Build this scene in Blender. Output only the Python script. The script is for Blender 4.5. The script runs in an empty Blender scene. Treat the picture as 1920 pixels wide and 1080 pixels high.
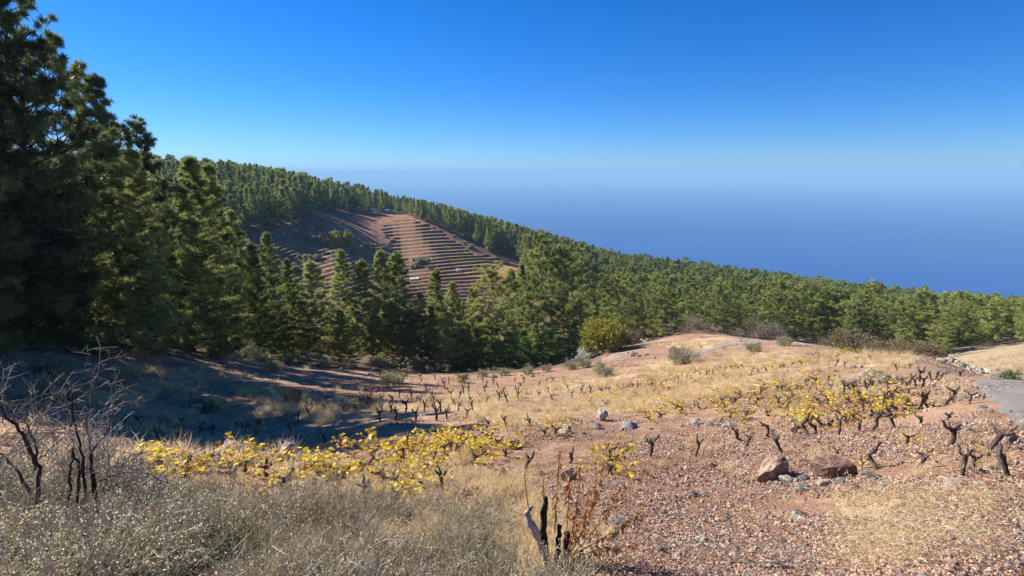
import bpy, math, random
import numpy as np
from mathutils import Vector, Matrix, Euler

# ------------------------------------------------------------------ camera, sky, sun, exposure
scene = bpy.context.scene
root_col = scene.collection
PITCH = math.atan(0.215)
cam_data = bpy.data.cameras.new('camera')
cam = bpy.data.objects.new('camera', cam_data)
root_col.objects.link(cam)
cam.location = (0, 0, 0)
cam.rotation_euler = (math.pi / 2 - PITCH, 0, 0)
cam_data.sensor_width = 36.0
cam_data.lens = 18.75
cam_data.clip_start = 0.1
cam_data.clip_end = 120000
scene.camera = cam

SUN_EL = math.radians(32)
SUN_AZ = math.atan2(-0.87, 0.49)            # compass angle of the sun, 0 = +Y, negative = towards -X
world = bpy.data.worlds.new('World')
scene.world = world
world.use_nodes = True
wn = world.node_tree
wn.nodes.clear()
sky = wn.nodes.new('ShaderNodeTexSky')
sky.sky_type = 'NISHITA'
sky.sun_disc = False
sky.sun_elevation = SUN_EL
sky.sun_rotation = SUN_AZ
sky.altitude = 1500
sky.air_density = 1.0
sky.dust_density = 0.3
sky.ozone_density = 6.0
bgn = wn.nodes.new('ShaderNodeBackground')
hsv = wn.nodes.new('ShaderNodeHueSaturation')
hsv.inputs['Saturation'].default_value = 1.14
hsv.inputs['Value'].default_value = 1.0
tnt = wn.nodes.new('ShaderNodeMix')
tnt.data_type = 'RGBA'
tnt.blend_type = 'MULTIPLY'
tnt.inputs[0].default_value = 1.0
tnt.inputs[7].default_value = (0.68, 0.90, 1.26, 1)
wn.links.new(sky.outputs[0], tnt.inputs[6])
wn.links.new(tnt.outputs[2], hsv.inputs['Color'])
wn.links.new(hsv.outputs[0], bgn.inputs[0])
bgn.inputs[1].default_value = 0.059
wout = wn.nodes.new('ShaderNodeOutputWorld')
wn.links.new(bgn.outputs[0], wout.inputs[0])

sun_dir = Vector((math.sin(SUN_AZ) * math.cos(SUN_EL), math.cos(SUN_AZ) * math.cos(SUN_EL), math.sin(SUN_EL)))
sl = bpy.data.lights.new('sun', 'SUN')
sl.energy = 5.0
sl.angle = math.radians(0.5)
sl.color = (1.0, 0.95, 0.87)
sun = bpy.data.objects.new('sun', sl)
sun.rotation_euler = sun_dir.to_track_quat('Z', 'Y').to_euler()
root_col.objects.link(sun)

scene.view_settings.view_transform = 'Standard'
scene.view_settings.look = 'None'
scene.view_settings.exposure = 1.02
scene.view_settings.gamma = 1.0
cy = scene.cycles
cy.max_bounces = 6
cy.diffuse_bounces = 3
cy.glossy_bounces = 2
cy.transmission_bounces = 3
cy.volume_bounces = 2
cy.transparent_max_bounces = 6
cy.use_denoising = True

# ------------------------------------------------------------------ helpers
RNG = np.random.default_rng(11)
random.seed(5)
CP, SP = math.cos(PITCH), math.sin(PITCH)
F = 1000.0


def pix_dir(px, py):
    x = (px - 960) / F
    y = (540 - py) / F
    return x, CP + y * SP, y * CP - SP


def pix_at(px, py):
    X, Y, Z = pix_dir(px, py)
    return math.atan2(X, Y), Z / math.hypot(X, Y)


def project(x, y, z):
    d = y * CP - z * SP
    u = y * SP + z * CP
    return 960 + F * x / d, 540 - F * u / d


def hash2(ix, iy, seed):
    n = (ix.astype(np.int64) * 374761393 + iy.astype(np.int64) * 668265263 + seed * 1442695041) & 0xFFFFFFFF
    n = ((n ^ (n >> 13)) * 1274126177) & 0xFFFFFFFF
    return ((n ^ (n >> 16)) & 0xFFFF) / 65535.0


def vnoise(x, y, seed=0):
    x = np.asarray(x, float); y = np.asarray(y, float)
    ix = np.floor(x); iy = np.floor(y)
    fx = x - ix; fy = y - iy
    fx = fx * fx * (3 - 2 * fx); fy = fy * fy * (3 - 2 * fy)
    a = hash2(ix, iy, seed); b = hash2(ix + 1, iy, seed)
    c = hash2(ix, iy + 1, seed); d = hash2(ix + 1, iy + 1, seed)
    return (a + (b - a) * fx + (c - a) * fy + (a - b - c + d) * fx * fy) * 2 - 1


def fbm(x, y, seed=0, octaves=4):
    s = 0; a = 1.0; t = 0
    for k in range(octaves):
        s = s + a * vnoise(x * 2 ** k + 17 * k, y * 2 ** k - 9 * k, seed + k)
        t += a
        a *= 0.5
    return s / t


def sstep(a, b, x):
    t = np.clip((x - a) / (b - a), 0, 1)
    return t * t * (3 - 2 * t)


def new_mesh(name, V, Fa, mat=None, smooth=False, attrs=None, mats=None, midx=None):
    """Mesh from numpy arrays; Fa is an (n,3) or (n,4) array or a list of such arrays."""
    me = bpy.data.meshes.new(name)
    V = np.asarray(V, np.float32)
    Fl = Fa if isinstance(Fa, list) else [Fa]
    Fl = [np.asarray(f, np.int32) for f in Fl if len(f)]
    loops = np.concatenate([f.ravel() for f in Fl])
    tot = np.concatenate([np.full(len(f), f.shape[1], np.int32) for f in Fl])
    start = np.concatenate([[0], np.cumsum(tot)[:-1]]).astype(np.int32)
    me.vertices.add(len(V)); me.vertices.foreach_set('co', V.ravel())
    me.loops.add(len(loops)); me.loops.foreach_set('vertex_index', loops)
    me.polygons.add(len(tot)); me.polygons.foreach_set('loop_start', start)
    try:
        me.polygons.foreach_set('loop_total', tot)
    except Exception:
        pass
    me.polygons.foreach_set('use_smooth', np.full(len(tot), smooth, bool))
    for m in (mats or ([mat] if mat else [])):
        me.materials.append(m)
    if midx is not None:
        me.polygons.foreach_set('material_index', np.asarray(midx, np.int32))
    for k, (dt, dom, arr) in (attrs or {}).items():
        a = me.attributes.new(k, dt, dom)
        a.data.foreach_set('vector' if dt == 'FLOAT_VECTOR' else ('color' if dt == 'FLOAT_COLOR' else 'value'), np.asarray(arr, np.float32 if dt != 'INT' else np.int32).ravel())
    me.update(calc_edges=True)
    me.validate()
    return me


def obj(name, me, parent=None, label=None, cat=None, group=None, kind=None, loc=None, rot=None, scale=None, link=True):
    o = bpy.data.objects.new(name, me)
    if link:
        root_col.objects.link(o)
    if parent is not None:
        o.parent = parent
    if loc is not None:
        o.location = loc
    if rot is not None:
        o.rotation_euler = rot
    if scale is not None:
        o.scale = scale if hasattr(scale, '__len__') else (scale,) * 3
    tag(o, label, cat, group, kind)
    return o


def tag(o, label=None, cat=None, group=None, kind=None):
    if label:
        o['label'] = label
    if cat:
        o['category'] = cat
    if group:
        o['group'] = group
    if kind:
        o['kind'] = kind
    return o


def copy_tree(src, parent=None):
    c = src.copy()
    root_col.objects.link(c)
    if parent is not None:
        c.parent = parent
    for ch in list(src.children):
        copy_tree(ch, c)
    return c


def proto_root(name):
    """Empty for a prototype; the first placement uses it, later ones copy it."""
    e = bpy.data.objects.new(name, None)
    root_col.objects.link(e)
    e.empty_display_size = 0.2
    return e


USED = set()


def place(proto, loc, rz=0.0, scale=1.0, label=None, cat=None, group=None, tilt=(0, 0)):
    if proto.name in USED:
        o = copy_tree(proto)
        for k in ('label', 'category', 'group'):
            if k in o:
                del o[k]
    else:
        o = proto
        USED.add(proto.name)
    o.location = loc
    o.rotation_euler = (tilt[0], tilt[1], rz)
    o.scale = scale if hasattr(scale, '__len__') else (scale,) * 3
    tag(o, label, cat, group)
    return o


ORD = ['', 'first', 'second', 'third', 'fourth', 'fifth', 'sixth', 'seventh', 'eighth', 'ninth', 'tenth', 'eleventh', 'twelfth', 'thirteenth', 'fourteenth', 'fifteenth', 'sixteenth', 'seventeenth', 'eighteenth', 'nineteenth']


def nth(n):
    if n < 20:
        return ORD[n]
    t, u = divmod(n, 10)
    return ['', '', 'twentieth', 'thirtieth', 'fortieth'][t] if u == 0 else ['', '', 'twenty', 'thirty', 'forty'][t] + '-' + ORD[u]


class Geo:
    """Collects triangles and quads of one part."""

    def __init__(self):
        self.V = []; self.T = []; self.Q = []; self.n = 0; self.tint = []

    def add(self, V, T=None, Q=None, tint=0.5):
        V = np.asarray(V, float).reshape(-1, 3)
        self.V.append(V)
        if T is not None and len(T):
            self.T.append(np.asarray(T, int) + self.n)
        if Q is not None and len(Q):
            self.Q.append(np.asarray(Q, int) + self.n)
        t = np.asarray(tint, float)
        self.tint.append(np.full(len(V), float(t)) if t.ndim == 0 else t)
        self.n += len(V)

    def tube(self, pts, rad, sides=6, tint=0.5, cap=True, rough=0.0):
        pts = np.asarray(pts, float); rad = np.asarray(rad, float)
        k = len(pts)
        tan = np.gradient(pts, axis=0)
        tan /= np.linalg.norm(tan, axis=1, keepdims=True) + 1e-9
        ref = np.array([0.0, 0, 1.0])
        if abs(tan[0] @ ref) > 0.9:
            ref = np.array([1.0, 0, 0])
        V = []
        u = np.cross(tan[0], ref); u /= np.linalg.norm(u)
        for i in range(k):
            u = u - tan[i] * (u @ tan[i]); u /= np.linalg.norm(u) + 1e-9
            v = np.cross(tan[i], u)
            a = np.linspace(0, 2 * np.pi, sides, endpoint=False)
            rr = rad[i] * (1 + rough * RNG.uniform(-1, 1, sides))
            V.append(pts[i] + np.outer(np.cos(a) * rr, u) + np.outer(np.sin(a) * rr, v))
        V = np.concatenate(V)
        Q = []
        for i in range(k - 1):
            for j in range(sides):
                a = i * sides + j; b = i * sides + (j + 1) % sides
                Q.append((a, b, b + sides, a + sides))
        T = []
        if cap:
            V = np.vstack([V, pts[-1], pts[0]])
            e = len(V) - 2
            for j in range(sides):
                T.append(((k - 1) * sides + j, (k - 1) * sides + (j + 1) % sides, e))
                T.append(((j + 1) % sides, j, e + 1))
        self.add(V, T, Q, tint)

    def mesh(self, name, mat, smooth=False):
        V = np.concatenate(self.V)
        Fs = []
        if self.T:
            Fs.append(np.concatenate(self.T))
        if self.Q:
            Fs.append(np.concatenate(self.Q))
        return new_mesh(name, V, Fs, mat, smooth, {'tint': ('FLOAT', 'POINT', np.concatenate(self.tint))})


# ------------------------------------------------------------------ material helpers
def mat_new(name):
    m = bpy.data.materials.new(name)
    m.use_nodes = True
    nt = m.node_tree
    b = nt.nodes['Principled BSDF']
    return m, nt, b


def nd(nt, t, **kw):
    n = nt.nodes.new(t)
    for k, v in kw.items():
        if k.startswith('i_'):
            key = k[2:]
            n.inputs[int(key) if key.isdigit() else key.replace('_', ' ')].default_value = v
        else:
            setattr(n, k, v)
    return n


def ramp(nt, src, stops, interp='LINEAR'):
    r = nt.nodes.new('ShaderNodeValToRGB')
    r.color_ramp.interpolation = interp
    els = r.color_ramp.elements
    while len(els) < len(stops):
        els.new(0.5)
    for e, (p, c) in zip(els, stops):
        e.position = p
        e.color = (c[0], c[1], c[2], 1) if hasattr(c, '__len__') else (c, c, c, 1)
    nt.links.new(src, r.inputs[0])
    return r.outputs[0]


def noise(nt, scale, detail=4, rough=0.55, vec=None, dist=0.0):
    n = nd(nt, 'ShaderNodeTexNoise', i_Scale=scale, i_Detail=detail, i_Roughness=rough, i_Distortion=dist)
    if vec is not None:
        nt.links.new(vec, n.inputs['Vector'])
    return n.outputs['Fac']


def mixc(nt, fac, a, b, mode='MIX'):
    m = nt.nodes.new('ShaderNodeMix')
    m.data_type = 'RGBA'
    m.blend_type = mode
    for s, v in ((0, fac), (6, a), (7, b)):
        if isinstance(v, (int, float)):
            m.inputs[s].default_value = v
        elif isinstance(v, tuple):
            m.inputs[s].default_value = (*v[:3], 1)
        else:
            nt.links.new(v, m.inputs[s])
    return m.outputs[2]


def math_n(nt, op, a, b=None, clamp=False):
    m = nt.nodes.new('ShaderNodeMath')
    m.operation = op
    m.use_clamp = clamp
    for s, v in ((0, a), (1, b)):
        if v is None:
            continue
        if isinstance(v, (int, float)):
            m.inputs[s].default_value = v
        else:
            nt.links.new(v, m.inputs[s])
    return m.outputs[0]


def bump(nt, b, h, strength, dist):
    n = nd(nt, 'ShaderNodeBump', i_Strength=strength, i_Distance=dist)
    nt.links.new(h, n.inputs['Height'])
    nt.links.new(n.outputs[0], b.inputs['Normal'])


def leafy(name, cols, trans=0.3, rough=0.6, attr='tint', spec=0.2, objvar=0.25):
    """Two-sided foliage: colour by per-leaf tint and per-object variation, part translucent."""
    m, nt, b = mat_new(name)
    at = nd(nt, 'ShaderNodeAttribute', attribute_name=attr)
    oi = nd(nt, 'ShaderNodeObjectInfo')
    f = math_n(nt, 'ADD', at.outputs['Fac'], math_n(nt, 'MULTIPLY', math_n(nt, 'SUBTRACT', oi.outputs['Random'], 0.5), objvar), True)
    c = ramp(nt, f, cols)
    nt.links.new(c, b.inputs['Base Color'])
    b.inputs['Roughness'].default_value = rough
    b.inputs['Specular IOR Level'].default_value = spec
    tr = nd(nt, 'ShaderNodeBsdfTranslucent')
    nt.links.new(c, tr.inputs[0])
    mx = nd(nt, 'ShaderNodeMixShader', i_0=trans)
    nt.links.new(b.outputs[0], mx.inputs[1])
    nt.links.new(tr.outputs[0], mx.inputs[2])
    nt.links.new(mx.outputs[0], nt.nodes['Material Output'].inputs[0])
    return m


def woody(name, cols, scale=12, bmp=0.6, dist=0.01, rough=0.9):
    m, nt, b = mat_new(name)
    tc = nd(nt, 'ShaderNodeTexCoord')
    mp = nd(nt, 'ShaderNodeMapping', i_Scale=(1, 1, 0.25))
    nt.links.new(tc.outputs['Object'], mp.inputs[0])
    n = noise(nt, scale, 5, 0.65, mp.outputs[0])
    at = nd(nt, 'ShaderNodeAttribute', attribute_name='tint')
    f = math_n(nt, 'ADD', n, math_n(nt, 'SUBTRACT', at.outputs['Fac'], 0.5))
    nt.links.new(ramp(nt, f, cols), b.inputs['Base Color'])
    b.inputs['Roughness'].default_value = rough
    b.inputs['Specular IOR Level'].default_value = 0.15
    bump(nt, b, n, bmp, dist)
    return m

# ------------------------------------------------------------------ terrain: one sheet, polar grid about the camera
CTL = [
    (0, 1080, 4.2), (0, 1000, 5.2), (0, 930, 6.6), (0, 870, 9.0), (0, 800, 14), (0, 740, 20), (0, 690, 26), (0, 655, 31), (0, 630, 42),
    (0, 560, 80), (0, 450, 160), (0, 360, 300),
    (150, 850, 9.8), (150, 800, 15), (150, 720, 24), (150, 655, 33),
    (300, 1080, 3.6), (300, 1000, 4.8), (300, 930, 6.3), (300, 880, 7.9), (300, 852, 9.6), (300, 800, 18), (300, 760, 23), (300, 700, 31),
    (300, 660, 38), (300, 645, 50), (300, 610, 80), (300, 520, 150), (300, 420, 250), (290, 352, 330),
    (600, 1080, 3.2), (600, 1000, 4.3), (600, 930, 5.8), (600, 890, 7.4), (600, 860, 9.2), (600, 825, 13.5), (600, 800, 17), (600, 760, 22),
    (600, 720, 31), (600, 695, 41), (600, 690, 46), (600, 685, 60), (600, 650, 100), (600, 590, 150), (600, 520, 195), (600, 450, 236),
    (600, 398, 310), (580, 368, 350), (440, 354, 350),
    (780, 415, 300), (860, 462, 268), (800, 500, 225), (760, 545, 190), (880, 550, 185),
    (752, 470, 262), (700, 440, 280), (600, 425, 246), (560, 415, 252), (700, 505, 215), (630, 478, 212),
    (960, 1080, 3.1), (960, 1000, 4.2), (960, 930, 5.7), (960, 865, 7.8), (960, 825, 9.8), (960, 785, 14), (960, 750, 21), (960, 725, 31),
    (960, 700, 46), (960, 692, 53), (960, 700, 70), (960, 660, 105), (960, 610, 145), (960, 548, 190), (960, 504, 232), (960, 500, 262), (970, 462, 310),
    (1120, 735, 28), (1120, 700, 39), (1120, 672, 52), (1130, 657, 61), (1120, 680, 82), (1120, 640, 125), (1120, 560, 220), (1120, 500, 320),
    (1300, 1080, 3.3), (1300, 1000, 4.5), (1300, 930, 6.1), (1300, 870, 8.0), (1300, 830, 9.9), (1300, 790, 13.3), (1300, 760, 17.5),
    (1300, 730, 23), (1300, 700, 31), (1300, 670, 42), (1300, 645, 55), (1300, 622, 68), (1300, 648, 95), (1300, 610, 150), (1300, 560, 240), (1300, 521, 340),
    (1560, 1080, 3.6), (1560, 1000, 4.8), (1560, 930, 6.2), (1560, 880, 7.7), (1560, 820, 10.3), (1560, 770, 14), (1560, 720, 20.5), (1560, 682, 30),
    (1560, 660, 40), (1560, 650, 50), (1560, 672, 85), (1560, 640, 130), (1560, 600, 230), (1560, 560, 370),
    (1740, 930, 6.1), (1740, 850, 8.4), (1740, 800, 10.7), (1740, 750, 14.8), (1740, 710, 20.5), (1740, 682, 28), (1740, 670, 34),
    (1740, 706, 50), (1740, 680, 90), (1740, 650, 150), (1740, 615, 260), (1740, 588, 390),
    (1920, 1080, 3.9), (1920, 1000, 5), (1920, 930, 6.1), (1920, 880, 7.2), (1920, 830, 8.8), (1920, 780, 11.4), (1910, 742, 14.6), (1885, 712, 18.5),
    (1910, 740, 26), (1910, 722, 38), (1910, 690, 60), (1910, 652, 85), (1910, 648, 115), (1910, 635, 180), (1910, 612, 330), (1920, 592, 560),
]
cp = [(*pix_at(px, py), math.log(r)) for px, py, r in CTL]
cp = [(a, lr, t) for a, t, lr in cp]
for px in (0, 300, 600, 960, 1300, 1600, 1920):
    a = pix_at(px, 600)[0]
    cp.append((a, 0.0, -1.72))
    cp.append((a, math.log(2.0), -1.72 / 2 - (0.16 if 400 < px < 1700 else 0.1)))
    k = (px - 960) / 960
    cp.append((a, math.log(560.0), float(np.interp(px, [0, 300, 600, 960, 1300, 1600, 1919, 1920], [-0.07, -0.07, -0.10, -0.175, -0.225, -0.245, -0.25, -0.183]))))
    cp.append((a, math.log(900.0), float(np.interp(px, [0, 600, 960, 1300, 1920], [-0.17, -0.19, -0.23, -0.26, -0.26]))))
    cp.append((a, math.log(1500.0), -0.27))
    cp.append((a, math.log(2600.0), -0.30))
cp = np.array(cp)
CA = np.stack([cp[:, 0] * 3.0, cp[:, 1]], 1)


def tpk(d2):
    return 0.5 * d2 * np.log(d2 + 1e-12)


n_c = len(CA)
Kc = tpk(((CA[:, None] - CA[None]) ** 2).sum(-1)) + np.eye(n_c) * 1e-4
Pm = np.hstack([np.ones((n_c, 1)), CA])
Am = np.block([[Kc, Pm], [Pm.T, np.zeros((3, 3))]])
tps_w = np.linalg.solve(Am, np.concatenate([cp[:, 2], np.zeros(3)]))


def t_base(az, lr):
    az = np.clip(az, -0.86, 0.86)
    sh = az.shape
    q = np.stack([az.ravel() * 3.0, lr.ravel()], 1)
    out = np.empty(len(q))
    for i in range(0, len(q), 40000):
        s = q[i:i + 40000]
        d2 = ((s[:, None] - CA[None]) ** 2).sum(-1)
        out[i:i + 40000] = tpk(d2) @ tps_w[:n_c] + tps_w[n_c] + s @ tps_w[n_c + 1:]
    return out.reshape(sh)


TERR_POLY = None


def in_poly(px, py, poly):
    px = np.asarray(px); py = np.asarray(py)
    ins = np.zeros(px.shape, bool)
    n = len(poly)
    for i in range(n):
        x1, y1 = poly[i]; x2, y2 = poly[(i + 1) % n]
        c = ((y1 > py) != (y2 > py)) & (px < (x2 - x1) * (py - y1) / (y2 - y1 + 1e-12) + x1)
        ins ^= c
    return ins


AZ = np.concatenate([np.linspace(-math.pi, -0.85, 90, endpoint=False), np.linspace(-0.85, 0.85, 700), np.linspace(0.85, math.pi, 91)[1:]])
RR = [1.0]
while RR[-1] < 160:
    RR.append(RR[-1] * 1.0125)
while RR[-1] < 318:
    RR.append(RR[-1] + 0.55)
while RR[-1] < 3000:
    RR.append(RR[-1] * 1.03)
RR = np.array(RR)
LR = np.log(RR)
# coarse evaluation of the smooth part, then bilinear refinement
ca = np.linspace(-0.86, 0.86, 130)
cl = np.linspace(0, LR[-1] + 0.01, 260)
Tc = t_base(*np.meshgrid(ca, cl, indexing='ij'))


def t_smooth(az, lr):
    a = np.clip((np.clip(az, -0.86, 0.86) + 0.86) / 1.72 * 129, 0, 128.999)
    l = np.clip(lr / cl[-1] * 259, 0, 258.999)
    ia = a.astype(int); il = l.astype(int); fa = a - ia; fl = l - il
    # cubic-ish smoothing is not needed: the coarse grid is fine against the shapes it holds
    return (Tc[ia, il] * (1 - fa) * (1 - fl) + Tc[ia + 1, il] * fa * (1 - fl) + Tc[ia, il + 1] * (1 - fa) * fl + Tc[ia + 1, il + 1] * fa * fl)


def zone_masks(x, y, z, r):
    """Where things stand, worked out once in the photograph's frame and kept as ground zones."""
    d = np.maximum(y * CP - z * SP, 0.01)
    px = 960 + F * x / d
    py = 540 - F * (y * SP + z * CP) / d
    front = y > 0.5
    return px, py, front


TERR_A = [(742, 408), (768, 408), (800, 420), (850, 452), (880, 470), (920, 482), (968, 498), (990, 530), (985, 600), (830, 600), (740, 560), (700, 530), (700, 500), (745, 480), (720, 440)]
TERR_B = [(430, 470), (520, 440), (560, 450), (640, 462), (695, 478), (735, 505), (760, 540), (800, 575), (760, 600), (560, 600), (430, 540)]


def full_height(az, r):
    lr = np.log(r)
    t = t_smooth(az, lr)
    zf = t * r
    zb = -1.72 - 0.03 * r + 0.00002 * r * r
    w = sstep(0.95, 2.0, np.abs(az))
    z = zf * (1 - w) + np.minimum(zb, 20) * w
    x = r * np.sin(az); y = r * np.cos(az)
    zs0 = z.copy()
    d0 = np.maximum(y * CP - z * SP, 0.01)
    near = 1 - sstep(0, 2.2, 2.2 - r) * 0.7
    z = z + near * (0.035 * fbm(x / 0.5, y / 0.5, 3, 3) + 0.09 * fbm(x / 2.6, y / 2.6, 7, 3))
    z = z + 0.30 * fbm(x / 11, y / 11, 21, 3) * sstep(8, 30, r) + 1.0 * fbm(x / 45, y / 45, 31, 3) * sstep(70, 140, r) * (1 - 0.6 * sstep(300, 330, r) * (1 - sstep(420, 600, r)))
    px, py, front = zone_masks(x, y, z, r)
    mA = (in_poly(px + 9 * vnoise(x / 9, y / 9, 5) + 10 * vnoise(x / 3, y / 3, 15), py, TERR_A) & front & (r > 150) & (r < 312))
    mB = (in_poly(px, py + 2 * vnoise(x / 9, y / 9, 6), TERR_B) & front & (r > 170) & (r < 300))
    terr = mA | mB
    yr = 540 - F * (y * SP + (t * r) * CP) / d0
    xr = 960 + F * x / d0
    pA = (yr + 0.09 * (xr - 850) - 5.0 * (np.maximum(xr - 900, 0) / 42) ** 2) / 6.6
    pB = (yr + 0.30 * (xr - 600)) / 7.6
    ph = -np.where(mA, pA, pB) + 0.38 * fbm(x / 26, y / 26, 77, 2)
    fr = ph - np.floor(ph)
    z = np.where(terr, zs0 + np.where(mA, 1.15, 1.05) * (sstep(0.58, 0.84, fr) - fr) + 0.10 * fbm(x / 2.5, y / 2.5, 41, 2), z)
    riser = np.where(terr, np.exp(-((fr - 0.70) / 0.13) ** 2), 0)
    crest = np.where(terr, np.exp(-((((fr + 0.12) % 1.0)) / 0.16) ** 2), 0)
    return x, y, z, px, py, front, mA, mB, riser, crest


AG, RG = np.meshgrid(AZ, RR, indexing='ij')
X, Y, Zt, PX, PY, FRONT, MA, MB, RISER, CREST = full_height(AG, RG)


def ground_z(x, y):
    az = math.atan2(x, y); r = max(math.hypot(x, y), 1.0)
    i = min(max(int(np.searchsorted(AZ, az)) - 1, 0), len(AZ) - 2)
    j = min(max(int(np.searchsorted(RR, r)) - 1, 0), len(RR) - 2)
    fa = (az - AZ[i]) / (AZ[i + 1] - AZ[i]); fr = (r - RR[j]) / (RR[j + 1] - RR[j])
    return float(Zt[i, j] * (1 - fa) * (1 - fr) + Zt[i + 1, j] * fa * (1 - fr) + Zt[i, j + 1] * (1 - fa) * fr + Zt[i + 1, j + 1] * fa * fr)


def ground_z_arr(x, y):
    az = np.arctan2(x, y); r = np.maximum(np.hypot(x, y), 1.0)
    i = np.clip(np.searchsorted(AZ, az) - 1, 0, len(AZ) - 2)
    j = np.clip(np.searchsorted(RR, r) - 1, 0, len(RR) - 2)
    fa = (az - AZ[i]) / (AZ[i + 1] - AZ[i]); fr = (r - RR[j]) / (RR[j + 1] - RR[j])
    return Zt[i, j] * (1 - fa) * (1 - fr) + Zt[i + 1, j] * fa * (1 - fr) + Zt[i, j + 1] * (1 - fa) * fr + Zt[i + 1, j + 1] * fa * fr


def ground_at(px, py, rmin=1.2):
    """First point of the ground met along the line of sight through a place in the photograph."""
    az, t = pix_at(px, py)
    i = min(max(int(np.searchsorted(AZ, az)) - 1, 0), len(AZ) - 2)
    fa = (az - AZ[i]) / (AZ[i + 1] - AZ[i])
    prof = (Zt[i] * (1 - fa) + Zt[i + 1] * fa) / RR
    for j in range(1, len(RR)):
        if RR[j] > rmin and prof[j] >= t:
            a, b = prof[j - 1], prof[j]
            f = 0 if b == a else min(max((t - a) / (b - a), 0), 1)
            r = RR[j - 1] + f * (RR[j] - RR[j - 1])
            x, y = r * math.sin(az), r * math.cos(az)
            return Vector((x, y, ground_z(x, y)))
    return None


def at_range(px, r, py=600):
    az = pix_at(px, py)[0]
    x, y = r * math.sin(az), r * math.cos(az)
    return Vector((x, y, ground_z(x, y)))


def normal_at(x, y, e=0.15):
    dx = (ground_z(x + e, y) - ground_z(x - e, y)) / (2 * e)
    dy = (ground_z(x, y + e) - ground_z(x, y - e)) / (2 * e)
    return Vector((-dx, -dy, 1)).normalized()


# visibility from the camera (running maximum of z/r along each azimuth)
VIS = Zt / RG >= np.maximum.accumulate(Zt / RG, axis=1) - 1e-6

# zones
n1 = fbm(X / 6, Y / 6, 51, 4)
n2 = fbm(X / 1.7, Y / 1.7, 57, 3)


def band(pts, half):
    """Closeness (0..1) of ground points to a polyline drawn on the ground."""
    P = np.array([[p.x, p.y] for p in pts])
    best = np.full(X.shape, 1e9)
    for a, b in zip(P[:-1], P[1:]):
        ab = b - a
        t = np.clip(((X - a[0]) * ab[0] + (Y - a[1]) * ab[1]) / (ab @ ab), 0, 1)
        best = np.minimum(best, np.hypot(X - a[0] - t * ab[0], Y - a[1] - t * ab[1]))
    return 1 - sstep(half * 0.4, half, best)


STRAW_POLYS = [
    [(880, 800), (900, 760), (1000, 775), (1100, 745), (1250, 735), (1400, 690), (1540, 660), (1640, 655), (1640, 668), (1480, 705), (1350, 745), (1240, 770), (1100, 780), (1000, 800)],
    [(740, 770), (800, 745), (1100, 715), (1300, 690), (1500, 655), (1440, 675), (1300, 712), (1100, 735), (900, 765)],
    [(560, 760), (640, 745), (760, 765), (700, 790), (560, 790)],
    [(430, 720), (560, 735), (640, 770), (500, 790)],
    [(1600, 660), (1720, 665), (1700, 690), (1600, 690)],
    [(1190, 690), (1260, 668), (1330, 676), (1300, 690), (1180, 705)], [(1360, 668), (1480, 655), (1500, 668), (1380, 680)], [(1240, 640), (1330, 632), (1400, 628), (1330, 650), (1250, 655)],
    [(100, 740), (300, 720), (420, 735), (300, 755), (120, 765)], [(200, 690), (420, 700), (520, 715), (300, 712)],
    [(640, 900), (960, 890), (1040, 960), (1100, 1080), (500, 1080)],
    [(1560, 940), (1920, 920), (1920, 1080), (1640, 1080)],
    [(1800, 650), (1920, 650), (1920, 712), (1790, 690)],
]
wob = 14 * vnoise(X / 1.3, Y / 1.3, 61) + 10 * vnoise(X / 0.35, Y / 0.35, 63)
STRAW = np.zeros(X.shape)
for pl in STRAW_POLYS:
    STRAW = np.maximum(STRAW, (in_poly(PX + wob, PY + wob * 0.4, pl) & FRONT & VIS & (RG < 130)).astype(float))
STRAW = np.clip(STRAW * (0.62 + 0.9 * n2) + 0.2 * np.clip(n1 - 0.1, 0, 1) * (RG < 90), 0, 1)
FORB_X = [0, 250, 430, 480, 560, 620, 700, 760, 830, 870, 900, 975, 1000, 1100, 1300, 1500, 1760, 1920]
FORB_Y = [660, 520, 450, 436, 425, 398, 394, 404, 427, 452, 470, 496, 560, 640, 650, 680, 668, 645]
forest_line = np.interp(PX, FORB_X, FORB_Y)
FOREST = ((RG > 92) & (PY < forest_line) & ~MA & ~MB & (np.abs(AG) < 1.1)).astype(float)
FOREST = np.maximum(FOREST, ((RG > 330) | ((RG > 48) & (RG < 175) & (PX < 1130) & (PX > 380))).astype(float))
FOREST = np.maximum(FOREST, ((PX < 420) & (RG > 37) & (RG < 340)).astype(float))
FIELD_R = (in_poly(PX, PY, [(1780, 640), (1920, 640), (1930, 720), (1770, 720)]) & (RG > 40) & (RG < 130)).astype(float)
GREY = 0.3 * (in_poly(PX + wob * 0.6, PY, [(1060, 668), (1075, 650), (1110, 643), (1150, 650), (1180, 668), (1170, 676), (1060, 676)]) & FRONT & VIS).astype(float)
GREY = np.maximum(GREY, 0.5 * (in_poly(PX, PY + wob * 0.3, [(1540, 720), (1620, 695), (1660, 700), (1640, 730), (1560, 735)]) & FRONT & VIS))
YEL = (in_poly(PX, PY, [(830, 455), (900, 480), (985, 505), (985, 530), (900, 530), (850, 500)]) & MA).astype(float)

na, nr = AG.shape
idx = np.arange(na * nr).reshape(na, nr)
Qd = np.stack([idx[:-1, :-1], idx[1:, :-1], idx[1:, 1:], idx[:-1, 1:]], -1).reshape(-1, 4)
V = np.stack([X, Y, Zt], -1).reshape(-1, 3)
cidx = len(V)
V = np.vstack([V, [[0, 0, float(Zt[:, 0].mean())]]])
inner = np.stack([np.full(na - 1, cidx), idx[1:, 0], idx[:-1, 0]], -1)


def flat(a):
    return np.append(a.ravel(), 0.0)


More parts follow.
